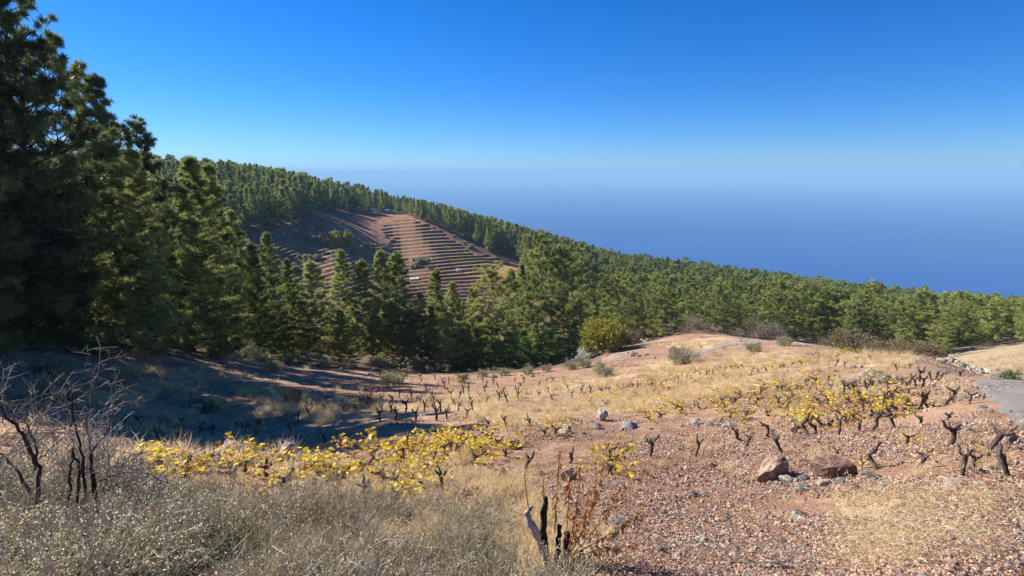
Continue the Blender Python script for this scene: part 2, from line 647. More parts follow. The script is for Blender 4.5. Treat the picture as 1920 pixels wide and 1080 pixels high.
# ground material
mg, nt, b = mat_new('soil')
geo_n = nd(nt, 'ShaderNodeNewGeometry')
pos = geo_n.outputs['Position']
big = noise(nt, 0.22, 5, 0.6, pos)
mid = noise(nt, 2.2, 5, 0.65, pos)
fine = noise(nt, 17, 6, 0.7, pos)
vf = noise(nt, 75, 3, 0.7, pos)
soil = ramp(nt, big, [(0.30, (0.21, 0.100, 0.060)), (0.5, (0.32, 0.180, 0.108)), (0.70, (0.43, 0.275, 0.17))])
soil = mixc(nt, ramp(nt, mid, [(0.46, 0), (0.72, 1)]), soil, (0.47, 0.32, 0.21))
soil = mixc(nt, ramp(nt, fine, [(0.36, 0.75), (0.5, 0)]), soil, (0.17, 0.095, 0.060))
soil = mixc(nt, ramp(nt, vf, [(0.56, 0), (0.70, 0.85)]), soil, (0.56, 0.42, 0.30))
vor = nd(nt, 'ShaderNodeTexVoronoi', i_Scale=9.0)
nt.links.new(pos, vor.inputs['Vector'])
peb = ramp(nt, vor.outputs['Distance'], [(0.16, 1), (0.24, 0)])
pebm = math_n(nt, 'MULTIPLY', peb, ramp(nt, vor.outputs['Color'], [(0.62, 0), (0.66, 1)]))
soil = mixc(nt, math_n(nt, 'MULTIPLY', pebm, 0.8), soil, mixc(nt, vor.outputs['Color'], (0.30, 0.25, 0.22), (0.50, 0.40, 0.33)))


def attr_fac(nt, name):
    return nd(nt, 'ShaderNodeAttribute', attribute_name=name).outputs['Fac']


st = attr_fac(nt, 'straw')
strawc = ramp(nt, fine, [(0.35, (0.38, 0.27, 0.14)), (0.5, (0.60, 0.46, 0.26)), (0.65, (0.74, 0.60, 0.37))])
soil = mixc(nt, math_n(nt, 'MULTIPLY', st, ramp(nt, mid, [(0.3, 0.35), (0.6, 0.95)])), soil, strawc)
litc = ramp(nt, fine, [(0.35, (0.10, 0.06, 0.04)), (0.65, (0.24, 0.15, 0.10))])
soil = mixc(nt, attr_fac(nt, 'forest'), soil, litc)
fldc = ramp(nt, mid, [(0.35, (0.22, 0.15, 0.09)), (0.5, (0.36, 0.27, 0.16)), (0.65, (0.44, 0.35, 0.22))])
soil = mixc(nt, attr_fac(nt, 'field'), soil, fldc)
gryc = ramp(nt, fine, [(0.35, (0.22, 0.20, 0.19)), (0.65, (0.42, 0.39, 0.36))])
soil = mixc(nt, attr_fac(nt, 'grey'), soil, gryc)
terc = ramp(nt, noise(nt, 0.9, 5, 0.7, pos), [(0.3, (0.17, 0.072, 0.050)), (0.55, (0.26, 0.125, 0.088)), (0.75, (0.35, 0.20, 0.14))])
soil = mixc(nt, attr_fac(nt, 'terrace'), soil, terc)
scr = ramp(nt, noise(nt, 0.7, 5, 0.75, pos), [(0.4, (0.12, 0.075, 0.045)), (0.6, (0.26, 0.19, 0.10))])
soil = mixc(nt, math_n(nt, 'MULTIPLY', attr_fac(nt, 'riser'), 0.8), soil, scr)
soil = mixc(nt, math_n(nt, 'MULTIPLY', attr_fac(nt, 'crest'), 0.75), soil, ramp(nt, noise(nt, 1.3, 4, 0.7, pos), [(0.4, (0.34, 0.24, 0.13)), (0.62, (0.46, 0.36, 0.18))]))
soil = mixc(nt, math_n(nt, 'MULTIPLY', attr_fac(nt, 'yellow'), ramp(nt, noise(nt, 1.1, 4, 0.7, pos), [(0.45, 0), (0.55, 0.85)])), soil, (0.42, 0.28, 0.05))
nt.links.new(soil, b.inputs['Base Color'])
b.inputs['Roughness'].default_value = 0.95
b.inputs['Specular IOR Level'].default_value = 0.1
hh = math_n(nt, 'ADD', math_n(nt, 'MULTIPLY', fine, 0.6), math_n(nt, 'ADD', math_n(nt, 'MULTIPLY', mid, 1.2), math_n(nt, 'MULTIPLY', pebm, 0.25)))
bump(nt, b, hh, 0.9, 0.07)
mg_soil = mg

mA_f = MA.astype(float); mB_f = MB.astype(float)
hill = ((RG > 125) & (FOREST < 0.5) & (FIELD_R < 0.5)).astype(float)
me = new_mesh('ground', V, [Qd, inner], mg, True, {
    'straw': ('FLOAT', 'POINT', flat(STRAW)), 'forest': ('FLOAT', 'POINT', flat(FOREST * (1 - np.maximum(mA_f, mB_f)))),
    'field': ('FLOAT', 'POINT', flat(FIELD_R)), 'grey': ('FLOAT', 'POINT', flat(GREY)),
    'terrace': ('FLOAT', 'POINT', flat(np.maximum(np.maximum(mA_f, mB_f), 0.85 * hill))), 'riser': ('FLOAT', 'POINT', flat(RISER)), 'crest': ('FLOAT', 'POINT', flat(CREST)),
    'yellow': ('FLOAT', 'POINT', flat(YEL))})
obj('ground', me, kind='structure')

# sea
SEA_Z = -300.0
ms, nt, b = mat_new('sea_water')
b.inputs['Base Color'].default_value = (0.004, 0.07, 0.30, 1)
b.inputs['Roughness'].default_value = 0.42
b.inputs['IOR'].default_value = 1.33
gp = nd(nt, 'ShaderNodeNewGeometry').outputs['Position']
smp = nd(nt, 'ShaderNodeMapping', i_Scale=(0.00035, 0.0016, 1))
nt.links.new(gp, smp.inputs[0])
nt.links.new(ramp(nt, noise(nt, 1.0, 5, 0.6, smp.outputs[0], 0.6), [(0.35, (0.003, 0.052, 0.23)), (0.65, (0.006, 0.072, 0.285))]), b.inputs['Base Color'])
bump(nt, b, noise(nt, 0.01, 4, 0.6, gp), 0.25, 12.0)
rr = [300, 2000, 6000, 15000, 40000]
aa = np.linspace(0, 2 * np.pi, 96, endpoint=False)
SV = np.concatenate([np.stack([r * np.cos(aa), r * np.sin(aa), np.full(96, SEA_Z)], 1) for r in rr])
SQ = np.array([(i * 96 + j, i * 96 + (j + 1) % 96, (i + 1) * 96 + (j + 1) % 96, (i + 1) * 96 + j) for i in range(4) for j in range(96)])
obj('sea', new_mesh('sea', SV, SQ, ms), kind='structure')
# the ground sheet reaches below the sea, so the lowest ground sets the bottom of the air


def ribbon(name, near, far, mat, lift=0.02, nu=60, nv=16, ragged=0.0):
    """Sheet laid over the ground between two edge lines."""
    def res(pts, n):
        P = np.array([[p.x, p.y] for p in pts])
        s = np.concatenate([[0], np.cumsum(np.linalg.norm(np.diff(P, axis=0), axis=1))])
        q = np.linspace(0, s[-1], n)
        return np.stack([np.interp(q, s, P[:, 0]), np.interp(q, s, P[:, 1])], 1)
    A = res(near, nu); B = res(far, nu)
    v = np.linspace(0, 1, nv)[None, :, None]
    G = A[:, None] * (1 - v) + B[:, None] * v
    if ragged:
        k = ragged * vnoise(G[..., 0] * 1.7, G[..., 1] * 1.7, 9)
        G[:, 0] += (k[:, 0])[:, None]; G[:, -1] += (k[:, -1])[:, None]
    Z = ground_z_arr(G[..., 0], G[..., 1])
    Z[:, 1:-1] += lift
    Z[:, 0] -= 0.03; Z[:, -1] -= 0.03
    W = np.dstack([G, Z]).reshape(-1, 3)
    ii = np.arange(nu * nv).reshape(nu, nv)
    q = np.stack([ii[:-1, :-1], ii[1:, :-1], ii[1:, 1:], ii[:-1, 1:]], -1).reshape(-1, 4)
    return obj(name, new_mesh(name, W, q, mat, True), kind='structure')


# asphalt road that drops over the crest on the right
mr, nt, b = mat_new('asphalt')
gp = nd(nt, 'ShaderNodeNewGeometry').outputs['Position']
c = ramp(nt, noise(nt, 60, 4, 0.7, gp), [(0.35, (0.115, 0.105, 0.095)), (0.65, (0.20, 0.185, 0.165))])
c = mixc(nt, ramp(nt, noise(nt, 0.9, 5, 0.6, gp), [(0.38, 0), (0.62, 0.85)]), c, (0.24, 0.20, 0.16))
c = mixc(nt, ramp(nt, noise(nt, 5, 5, 0.7, gp), [(0.58, 0), (0.66, 0.4)]), c, (0.07, 0.065, 0.06))
nt.links.new(c, b.inputs['Base Color'])
b.inputs['Roughness'].default_value = 0.9
bump(nt, b, noise(nt, 90, 3, 0.7, gp), 0.5, 0.01)
mrd = mr
EL = [(1990, 905), (1920, 826), (1896, 800), (1872, 776), (1848, 752), (1832, 734), (1824, 718)]
ER = [(2300, 860), (2250, 800), (2200, 770), (2130, 748), (2040, 735), (1960, 722), (1868, 706)]
rl = [ground_at(*p) for p in EL]
rrgt = [ground_at(*p) for p in ER]
pairs = [(a, c_) for a, c_ in zip(rl, rrgt) if a is not None and c_ is not None]
ribbon('road', [p[0] for p in pairs], [p[1] for p in pairs], mrd, 0.03, 120, 40, 0.15)

mt, nt, b = mat_new('track_dust')
gp = nd(nt, 'ShaderNodeNewGeometry').outputs['Position']
c = ramp(nt, noise(nt, 3, 5, 0.7, gp), [(0.35, (0.23, 0.18, 0.14)), (0.65, (0.34, 0.275, 0.22))])
nt.links.new(c, b.inputs['Base Color'])
b.inputs['Roughness'].default_value = 0.95
bump(nt, b, noise(nt, 5, 4, 0.7, gp), 0.6, 0.1)
TN = [(1290, 672), (1312, 665), (1345, 655), (1395, 645), (1440, 641), (1500, 643), (1556, 650), (1590, 655)]
TF = [(1306, 662), (1330, 653), (1362, 643), (1405, 635), (1450, 631), (1510, 635), (1566, 643), (1600, 649)]
tn = [ground_at(*p) for p in TN]; tf = [ground_at(*p) for p in TF]
pairs = [(a, c_) for a, c_ in zip(tn, tf) if a is not None and c_ is not None]
ribbon('dirt_track', [p[0] for p in pairs], [p[1] for p in pairs], mt, 0.06, 60, 8, 0.3)

# air: closed box of even haze round the whole scene
HZ = 42000.0
zlo = float(Zt.min()) - 1.0
mh = bpy.data.materials.new('haze_air')
mh.use_nodes = True
nt = mh.node_tree
nt.nodes.clear()
pv = nd(nt, 'ShaderNodeVolumePrincipled')
pv.inputs['Color'].default_value = (0.34, 0.57, 0.725, 1)
pv.inputs['Density'].default_value = 0.00018
pv.inputs['Anisotropy'].default_value = 0.0
mo = nd(nt, 'ShaderNodeOutputMaterial')
nt.links.new(pv.outputs[0], mo.inputs['Volume'])
z0, z1 = zlo, 70.0
HVv = [(sx * HZ, sy * HZ, z) for z in (z0, z1) for sx, sy in ((-1, -1), (1, -1), (1, 1), (-1, 1))]
HQ = [(0, 3, 2, 1), (4, 5, 6, 7), (0, 1, 5, 4), (1, 2, 6, 5), (2, 3, 7, 6), (3, 0, 4, 7)]
haze = obj('haze', new_mesh('haze', HVv, np.array(HQ), mh), kind='stuff')

# ------------------------------------------------------------------ pines
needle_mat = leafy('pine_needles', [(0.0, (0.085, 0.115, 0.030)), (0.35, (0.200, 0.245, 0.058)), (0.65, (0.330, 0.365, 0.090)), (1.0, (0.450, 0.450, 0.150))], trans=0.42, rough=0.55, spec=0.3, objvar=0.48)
old_needles = leafy('shaded_pine_needles', [(0.0, (0.035, 0.055, 0.018)), (0.35, (0.095, 0.125, 0.036)), (0.65, (0.190, 0.220, 0.065)), (1.0, (0.330, 0.335, 0.120))], trans=0.36, rough=0.5, spec=0.3, objvar=0.28)  # darker copy of the pine needles, with the stand's shade put into the colour
young_mat = leafy('young_pine_needles', [(0.0, (0.060, 0.120, 0.025)), (0.5, (0.140, 0.230, 0.045)), (1.0, (0.240, 0.330, 0.085))], trans=0.3, rough=0.55, spec=0.3, objvar=0.3)
bark_mat = woody('pine_bark', [(0.3, (0.035, 0.024, 0.018)), (0.55, (0.085, 0.058, 0.042)), (0.75, (0.150, 0.105, 0.080))], 9, 0.8, 0.04)


def unit(v):
    return v / (np.linalg.norm(v, axis=-1, keepdims=True) + 1e-9)


def needles(cent, dirs, K, L, w, tint, spread=0.75):
    n = len(cent)
    d = unit(dirs[:, None, :] * (1 - spread) + unit(RNG.normal(size=(n, K, 3))) * spread + np.array([0, 0, 0.12]))
    side = unit(np.cross(d, RNG.normal(size=(n, K, 3))))
    ll = L * RNG.uniform(0.7, 1.15, (n, K, 1))
    c = cent[:, None, :] + d * ll * 0.08
    a = c + side * w * 0.5
    b = c - side * w * 0.5
    mid = c + d * ll
    t = mid + np.array([0, 0, -0.12]) * ll * RNG.uniform(0, 1, (n, K, 1))
    V = np.stack([a, b, t], 2).reshape(-1, 3)
    T = np.arange(len(V)).reshape(-1, 3)
    tn = np.clip(tint[:, None] + RNG.uniform(-0.12, 0.12, (n, K)), 0, 1)
    return V, T, np.repeat(tn.reshape(-1), 3)


def pine(name, h, R, kind='cone', base=0.12, nbr=90, clumps=4, tufts=8, K=12, L=0.32, w=0.035, csize=0.5, lean=0.0, seed=1, mat=None, trunk_r=None, sides=7, tb=(0.15, 0.75)):
    """A pine prototype: trunk (with its limbs) and crown."""
    global RNG
    keep = RNG
    RNG = np.random.default_rng(seed)
    tr = Geo()
    r0 = trunk_r or h * 0.014
    zz = np.linspace(-0.8, h * 0.97, 12)
    bx = lean * (zz / h) ** 1.5 * h + 0.012 * h * np.cumsum(RNG.normal(0, 0.5, 12)) * 0.4
    by = 0.012 * h * np.cumsum(RNG.normal(0, 0.5, 12)) * 0.4
    rad = r0 * (1 - np.clip(zz / h, 0, 1)) ** 0.8 + 0.02
    rad[0] *= 1.35
    tr.tube(np.stack([bx, by, zz], 1), rad, sides, 0.5, rough=0.12)
    C = []; D = []; TI = []

    def axis(z):
        return np.array([np.interp(z, zz, bx), np.interp(z, zz, by), z])

    ga = RNG.uniform(0, 6.28)
    for i in range(nbr):
        u = (i + RNG.uniform(0, 1)) / nbr
        if kind == 'cone':
            z = h * (base + (1 - base) * u ** 1.05)
            prof = (1 - u) ** 0.78 * min(1, 0.55 + u * 3.0) + 0.05
            el = math.radians(RNG.uniform(-8, 20) + 10 * u)
        elif kind == 'column':
            z = h * (base + (1 - base) * u)
            prof = (1 - u ** 1.7) ** 1.0 * min(1, 0.5 + u * 2.5) * RNG.uniform(0.7, 1.1) + 0.06
            el = math.radians(RNG.uniform(-5, 22) + 12 * u)
        else:
            z = h * (base + (1 - base) * u)
            prof = math.sqrt(max(0.02, 1 - (1.15 * u - 0.42) ** 2 / 0.62)) * RNG.uniform(0.55, 1.15)
            el = math.radians(RNG.uniform(-8, 28) + 22 * u)
        ga += 2.39996 + RNG.normal(0, 0.35)
        ln = R * prof * RNG.uniform(0.72, 1.14)
        az = ga
        d = np.array([math.cos(az) * math.cos(el), math.sin(az) * math.cos(el), math.sin(el)])
        o = axis(min(z, h * 0.96))
        if ln > 0.5:
            bend = np.array([0, 0, 0.12 * ln])
            tr.tube([o, o + d * ln * 0.5 + bend * 0.2, o + d * ln * 0.92 + bend], [max(0.02, r0 * 0.28 * (1 - u * 0.7)), r0 * 0.16 * (1 - u * 0.6) + 0.008, 0.01], 4, 0.5, cap=False)
        m = max(1, int(round(clumps * (0.5 + 0.5 * ln / R) + RNG.uniform(-0.5, 0.5))))
        bt = RNG.uniform(*tb)
        for k in range(m):
            f = 0.30 + 0.70 * (k + RNG.uniform(0.2, 1)) / m if kind != 'old' else 0.5 + 0.5 * (k + RNG.uniform(0, 1)) / m
            side = np.array([-math.sin(az), math.cos(az), 0]) * RNG.normal(0, 0.20 * ln * f)
            cc = o + d * ln * f + side + np.array([0, 0, 0.12 * ln * f * f])
            cs = csize * RNG.uniform(0.7, 1.25) * (1 - 0.6 * u)
            nt_ = max(2, int(tufts * RNG.uniform(0.6, 1.3)))
            off = RNG.normal(0, 0.42, (nt_, 3)) * np.array([1, 1, 0.55]) * cs
            C.append(cc + off)
            D.append(np.tile(unit(d + np.array([0, 0, 0.5])), (nt_, 1)))
            TI.append(np.clip(bt + RNG.normal(0, 0.10, nt_) + 0.10 * (f - 0.6), 0, 1))
    # leader
    top = axis(h * 0.97)
    C.append(top + RNG.normal(0, 0.10, (6, 3)) * csize + np.array([0, 0, h * 0.01])); D.append(np.tile([0, 0, 1.0], (6, 1))); TI.append(np.full(6, 0.6))
    C = np.concatenate(C); D = np.concatenate(D); TI = np.concatenate(TI)
    V, T, tn = needles(C, D, K, L, w, TI)
    RNG = keep
    tmesh = tr.mesh(name + '_trunk', bark_mat, True)
    cmesh = new_mesh(name + '_crown', V, T, mat or needle_mat, False, {'tint': ('FLOAT', 'POINT', tn)})
    return h, tmesh, cmesh


def pine_proto(spec):
    h, tm, cm = spec
    e = proto_root('pine_tree')
    obj('trunk', tm, e)
    obj('crown', cm, e)
    e['h0'] = h
    return e


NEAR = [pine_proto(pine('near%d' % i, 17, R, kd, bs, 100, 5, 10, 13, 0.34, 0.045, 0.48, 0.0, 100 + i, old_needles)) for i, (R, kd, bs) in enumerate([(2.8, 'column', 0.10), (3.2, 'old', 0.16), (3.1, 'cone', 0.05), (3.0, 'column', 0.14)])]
LIT = [pine_proto(pine('lit%d' % i, 17, R, kd, bs, 100, 5, 10, 13, 0.34, 0.045, 0.46, 0.0, 150 + i, tb=(0.3, 0.9))) for i, (R, kd, bs) in enumerate([(2.7, 'cone', 0.06), (3.4, 'column', 0.08)])]  # brighter needle tints put sunlight into the colour of these crowns
MIDC = [pine_proto(pine('mid%d' % i, 15, R, kd, bs, 78, 4, 9, 9, 0.40, 0.075, 0.42, 0.0, 200 + i, tb=(0.45, 1.0))) for i, (R, kd, bs) in enumerate([(3.2, 'cone', 0.18), (2.8, 'cone', 0.12), (3.0, 'column', 0.28), (3.1, 'cone', 0.06), (2.7, 'column', 0.22)])]
OLD = [pine_proto(pine('old%d' % i, 15, R, 'old', bs, 42, 4, 13, 9, 0.40, 0.075, 0.58, 0.0, 300 + i, tb=(0.25, 0.85))) for i, (R, bs) in enumerate([(3.6, 0.30), (4.0, 0.22), (3.2, 0.36), (4.4, 0.10)])]
YOUNG = [pine_proto(pine('young%d' % i, 5, 1.25, 'cone', 0.04, 46, 3, 5, 9, 0.30, 0.05, 0.32, 0.0, 400 + i, young_mat)) for i in range(2)]
FARP = [pine_proto(pine('far%d' % i, 12, R, kd, bs, 52, 3, 5, 6, 0.62, 0.15, 0.42, 0.0, 500 + i, sides=4)) for i, (R, kd, bs) in enumerate([(2.4, 'cone', 0.15), (2.1, 'column', 0.18), (2.8, 'old', 0.22), (2.2, 'cone', 0.10), (2.7, 'cone', 0.12), (3.2, 'old', 0.12)])]
for P_ in NEAR + LIT + MIDC + OLD + YOUNG + FARP:
    del_h = P_['h0']
H0 = {id(p): p['h0'] for p in NEAR + LIT + MIDC + OLD + YOUNG + FARP}
for P_ in NEAR + LIT + MIDC + OLD + YOUNG + FARP:
    del P_['h0']

N_PINES = 0
TREE_XY = []


def plant(proto, p, height, wide=1.0, label=None, group=None, rz=None, sink=0.25):
    global N_PINES
    s = height / H0[id(proto)]
    N_PINES += 1
    TREE_XY.append((p[0], p[1]))
    return place(proto, (p[0], p[1], ground_z(p[0], p[1]) - sink), random.uniform(0, 6.28) if rz is None else rz,
                 (s * wide, s * wide, s), label, 'pine tree', group, (random.uniform(-0.03, 0.03), random.uniform(-0.03, 0.03)))


def pine_to(proto, px, top, r, wide=1.0, label=None, group=None):
    """Pine standing at a distance r along a bearing, grown until its top reaches the height seen in the photograph."""
    az, t = pix_at(px, top)
    x, y = r * math.sin(az), r * math.cos(az)
    g = ground_z(x, y)
    hgt = t * r - g
    return plant(proto, (x, y), hgt, wide * 15 / max(hgt, 6) * 0.5 + wide * 0.5, label, group)


# the dark stand on the left
LG = 'tall dark pines of the stand at the shaded edge of the vineyard'
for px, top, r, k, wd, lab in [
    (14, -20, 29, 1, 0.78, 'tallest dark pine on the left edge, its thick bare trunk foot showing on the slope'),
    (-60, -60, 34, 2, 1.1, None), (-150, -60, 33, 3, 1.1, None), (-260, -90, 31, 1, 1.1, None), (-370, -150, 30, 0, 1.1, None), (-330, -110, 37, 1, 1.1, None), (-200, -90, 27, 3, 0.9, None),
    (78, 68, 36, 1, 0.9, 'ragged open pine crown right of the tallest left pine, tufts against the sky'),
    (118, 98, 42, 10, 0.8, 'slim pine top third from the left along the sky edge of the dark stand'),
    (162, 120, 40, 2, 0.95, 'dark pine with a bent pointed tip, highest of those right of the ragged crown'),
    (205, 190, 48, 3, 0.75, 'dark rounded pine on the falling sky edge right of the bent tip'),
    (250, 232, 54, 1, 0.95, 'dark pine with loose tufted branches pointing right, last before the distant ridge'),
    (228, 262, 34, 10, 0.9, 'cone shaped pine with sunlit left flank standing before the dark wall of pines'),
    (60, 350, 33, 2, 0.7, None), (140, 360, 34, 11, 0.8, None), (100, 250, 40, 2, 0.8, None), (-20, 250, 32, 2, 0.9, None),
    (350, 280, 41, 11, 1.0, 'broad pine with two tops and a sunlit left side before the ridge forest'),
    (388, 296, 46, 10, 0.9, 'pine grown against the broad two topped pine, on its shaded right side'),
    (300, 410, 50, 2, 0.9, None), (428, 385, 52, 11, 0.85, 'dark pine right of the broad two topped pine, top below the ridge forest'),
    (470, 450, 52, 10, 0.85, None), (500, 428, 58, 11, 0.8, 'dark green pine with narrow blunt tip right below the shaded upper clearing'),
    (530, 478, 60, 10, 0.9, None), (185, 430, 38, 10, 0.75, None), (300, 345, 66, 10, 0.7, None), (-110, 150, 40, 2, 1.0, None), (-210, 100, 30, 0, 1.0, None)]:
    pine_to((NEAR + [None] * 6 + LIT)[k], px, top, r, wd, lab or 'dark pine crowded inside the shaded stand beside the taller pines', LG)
# lower young ones and undergrowth in the stand
for i in range(16):
    px = RNG.uniform(-60, 520); r = np.interp(px, [-60, 300, 520], [33, 44, 54]) + RNG.uniform(0, 14)
    pine_to([NEAR[2], MIDC[3], NEAR[2]][i % 3], px, RNG.uniform(470, 570), r, 0.7, 'low pine filling the foot of the dark stand between the big trunks', LG)

# the sunlit row across the middle
MG = 'pines of the row across the valley below the terraces'
for px, top, r, k, wd, lab in [
    (556, 520, 67, 3, 0.9, 'short pine at the start of the middle row, left of the broad light one'),
    (583, 488, 60, 0, 1.25, 'broad light green cone pine, first full one in the middle row'),
    (633, 468, 64, 1, 1.0, 'slim pine with a spiky tip rising before the lower terraces, second in the middle row'),
    (672, 487, 62, 0, 0.95, 'bushy cone pine right of the spiky tipped one in the middle row'),
    (713, 470, 62, 2, 0.9, 'tall pine, left one of the touching pair before the white cistern'),
    (745, 472, 63, 0, 1.05, 'tall pine, right one of the touching pair before the white cistern'),
    (785, 548, 60, 3, 0.85, 'dark lower pine in the gap under the terraces, right of the touching pair'),
    (817, 505, 65, 0, 0.9, 'narrow pine rising in front of the terrace rows right of the cistern'),
    (842, 530, 57, 1, 0.95, 'fresh green cone pine in front of the lowest terrace rows'),
    (886, 538, 60, 1, 0.85, 'small headed fresh green pine between the cone pine and the open crowned one'),
    (958, 505, 72, 2, 0.9, 'blue green pine right of the open crowned one, under the terrace tip'),
    (978, 495, 76, 4, 0.8, 'slender dull pine just under the right tip of the terraces')]:
    pine_to(MIDC[k], px, top - 6, r, wd, lab, MG)
for px, top, r, k, wd, lab in [
    (922, 503, 58, 2, 1.0, 'old pine with an open flat crown and bare dark trunk before the terraces'),
    (1014, 443, 72, 0, 0.8, 'tallest old pine in the middle of the valley row, clumped crown'),
    (1056, 466, 71, 2, 0.85, 'broad old pine joined to the tallest one on its right'),
    (1092, 488, 88, 2, 0.9, 'old pine with open crown above the yellow green bush'),
    (1126, 520, 96, 0, 0.85, 'old pine behind and above the yellow green bush'),
    (1000, 520, 65, 2, 0.8, 'thin old pine standing before the tallest old pine')]:
    pine_to(OLD[k], px, top, r, wd, lab, MG)
for i in range(50):
    px = 470 + 650 * (i + RNG.uniform(0, 1)) / 50; r = RNG.uniform(57, 78)
    pine_to([MIDC[i % 5], OLD[i % 3]][i % 4 == 0], px, RNG.uniform(550, 615), r, 0.8, 'pine half hidden behind the sunlit trunks of the valley row', MG)
# fresh young pines at the foot
for px, top, r, lab in [(955, 618, 58, 'pale young pine left of the bright green clump'), (985, 628, 60, 'small young pine between the pale and the bright ones'), (1012, 640, 57, 'low young pine in front of the bright green clump'),
                        (1028, 612, 60, 'bright green young pine, tallest of the young clump'), (1045, 625, 61, 'bright green young pine right of the tallest young one'), (1076, 618, 63, 'bright young pine beside the grey gravel mound'),
                        (880, 600, 60, 'light young pine at the foot of the open crowned old pine'), (862, 612, 58, 'light young pine left of the open crowned old trunk'), (930, 622, 60, 'young pine right of the open crowned old trunk')]:
    pine_to(YOUNG[N_PINES % 2], px, top, r, 1.0, lab, 'young pines at the foot of the valley row')

# the stand behind the knoll on the right
RG_ = 'old pines standing behind the knoll and its dirt track'
for i, (px, top, r, k, wd) in enumerate([
    (1160, 505, 100, 0, .9), (1185, 520, 96, 2, .9), (1212, 535, 92, 3, .8), (1236, 518, 102, 1, .9), (1262, 545, 95, 2, .8), (1290, 512, 108, 0, .85),
    (1312, 548, 98, 3, .8), (1338, 540, 104, 1, .85), (1362, 560, 96, 2, .8), (1390, 532, 102, 3, 1.05), (1418, 556, 108, 1, .9), (1448, 540, 104, 0, .9),
    (1470, 528, 110, 3, .9), (1498, 552, 104, 1, .9), (1530, 560, 108, 0, .9), (1556, 556, 112, 3, .9), (1585, 566, 108, 1, .9), (1618, 560, 114, 0, .9),
    (1650, 566, 110, 3, .9), (1682, 572, 112, 1, 1), (1712, 566, 118, 3, .9), (1742, 572, 112, 0, 1), (1772, 590, 104, 1, .9), (1790, 575, 122, 3, .9), (1826, 588, 118, 1, .9),
    (1858, 580, 128, 0, 1.0), (1884, 590, 122, 3, .95), (1765, 610, 96, 3, .9), (1700, 600, 98, 2, .9), (1600, 598, 96, 2, .8), (1905, 596, 134, 1, .9)]):
    pine_to(OLD[k], px, top, r, wd, {9: 'dark layered pine with flat foliage shelves behind the white twiggy bushes', 12: 'full pyramid pine behind the bare round tree on the knoll',
                                     24: 'light green pine at the far right behind the brown field'}.get(i, '%s pine counted from the left in the dark belt behind the knoll' % nth(i + 1)), RG_)

# far hillsides: every tree gets a place; the ones showing largest are objects, the rest one wood
fr = np.random.default_rng(77)
cand = []
gx, gy = np.meshgrid(np.arange(-420, 560, 4.3), np.arange(20, 640, 4.3), indexing='ij')
gx = (gx + fr.uniform(-1.9, 1.9, gx.shape)).ravel(); gy = (gy + fr.uniform(-1.9, 1.9, gy.shape)).ravel()
gr = np.hypot(gx, gy); ga_ = np.arctan2(gx, gy)
gz = ground_z_arr(gx, gy)
gpx, gpy, _ = zone_masks(gx, gy, gz, gr)
ok = (np.abs(ga_) < 0.84) & (gr < 620) & (gr > 90)
line = np.interp(gpx, FORB_X, FORB_Y)
fl = ok & (gr > 130) & (gpy < line) & ~in_poly(gpx, gpy, TERR_A) & ~(in_poly(gpx, gpy, TERR_B) & (gr < 300))
fl |= ok & (gpx > 650) & (gpx < 850) & (gr > 312) & (gr < 380)
fl |= ok & (gpx > 1090) & (gr > 112) & (gpx < 1960) & (gr < 620)
fl |= ok & (gpx < 440) & (gr > 66)
fl &= ~(((gpx > 1840) & (gr > 130) & (gr < 330)) & (gpy > 628))
# slope in the shadow left of the terraces is nearly bare
fl &= ~(in_poly(gpx, gpy, [(560, 402), (620, 398), (700, 398), (760, 405), (720, 470), (540, 450)]) & (fr.uniform(0, 1, gx.shape) > 0.06))
fl &= ~(in_poly(gpx, gpy, [(760, 404), (835, 430), (990, 500), (985, 515), (880, 472), (800, 425)]) & (fr.uniform(0, 1, gx.shape) > 0.15))
# hidden behind the skyline ridge: keep only the first rows
tt = gz / gr
ii = np.clip(np.searchsorted(AZ, ga_), 0, len(AZ) - 1)
rm = np.maximum.accumulate(Zt / RG, axis=1)
jj = np.clip(np.searchsorted(RR, gr) - 1, 0, len(RR) - 1)
# thin the wood in drifts so gaps and lone crowns show
fl &= fr.uniform(0, 1, gx.shape) < np.clip(0.97 + 0.9 * fbm(gx / 14, gy / 14, 93, 2), 0.25, 1)
fl &= (gz + 12) / gr > rm[ii, jj] + 0.001
sel = np.where(fl)[0]
sel = sel[fr.uniform(0, 1, len(sel)) < np.interp(gpx[sel], [300, 1000, 1300], [0.92, 0.95, 0.98])]
sel = sel[np.argsort(gr[sel])]
htree = fr.uniform(8.5, 13.5, len(gx))
dens = fbm(gx / 40, gy / 40, 91, 2)
htree = np.where(fr.uniform(0, 1, len(gx)) < 0.12, htree * 0.6, htree)
htree *= 1 + 0.15 * dens
htree = np.where(gpx > 1100, htree * 0.95, htree * 1.32)
SKY_X = [270, 400, 500, 600, 700, 740, 830, 870, 940, 1000, 1100, 1200, 1300, 1500, 1700, 1850, 1920, 2100]
SKY_Y = [278, 292, 308, 328, 348, 362, 380, 392, 410, 428, 452, 472, 484, 508, 534, 550, 554, 575]
sk = np.interp(gpx, SKY_X, SKY_Y) + fr.uniform(0, 11, len(gx))
sX, sY, sZ = (gpx - 960) / F, CP + (540 - sk) / F * SP, (540 - sk) / F * CP - SP
htree = np.clip(np.minimum(htree, (sZ / np.hypot(sX, sY)) * gr - gz), 3.0, None)
vis_h = ((gz + htree) / gr - rm[ii, jj]) * gr          # how much of each tree stands clear of the ground in front
big_order = sel[np.argsort(-(np.minimum(vis_h[sel], htree[sel]) / gr[sel]))]
n_ind = max(0, 296 - N_PINES)
ind = set(big_order[:n_ind].tolist())
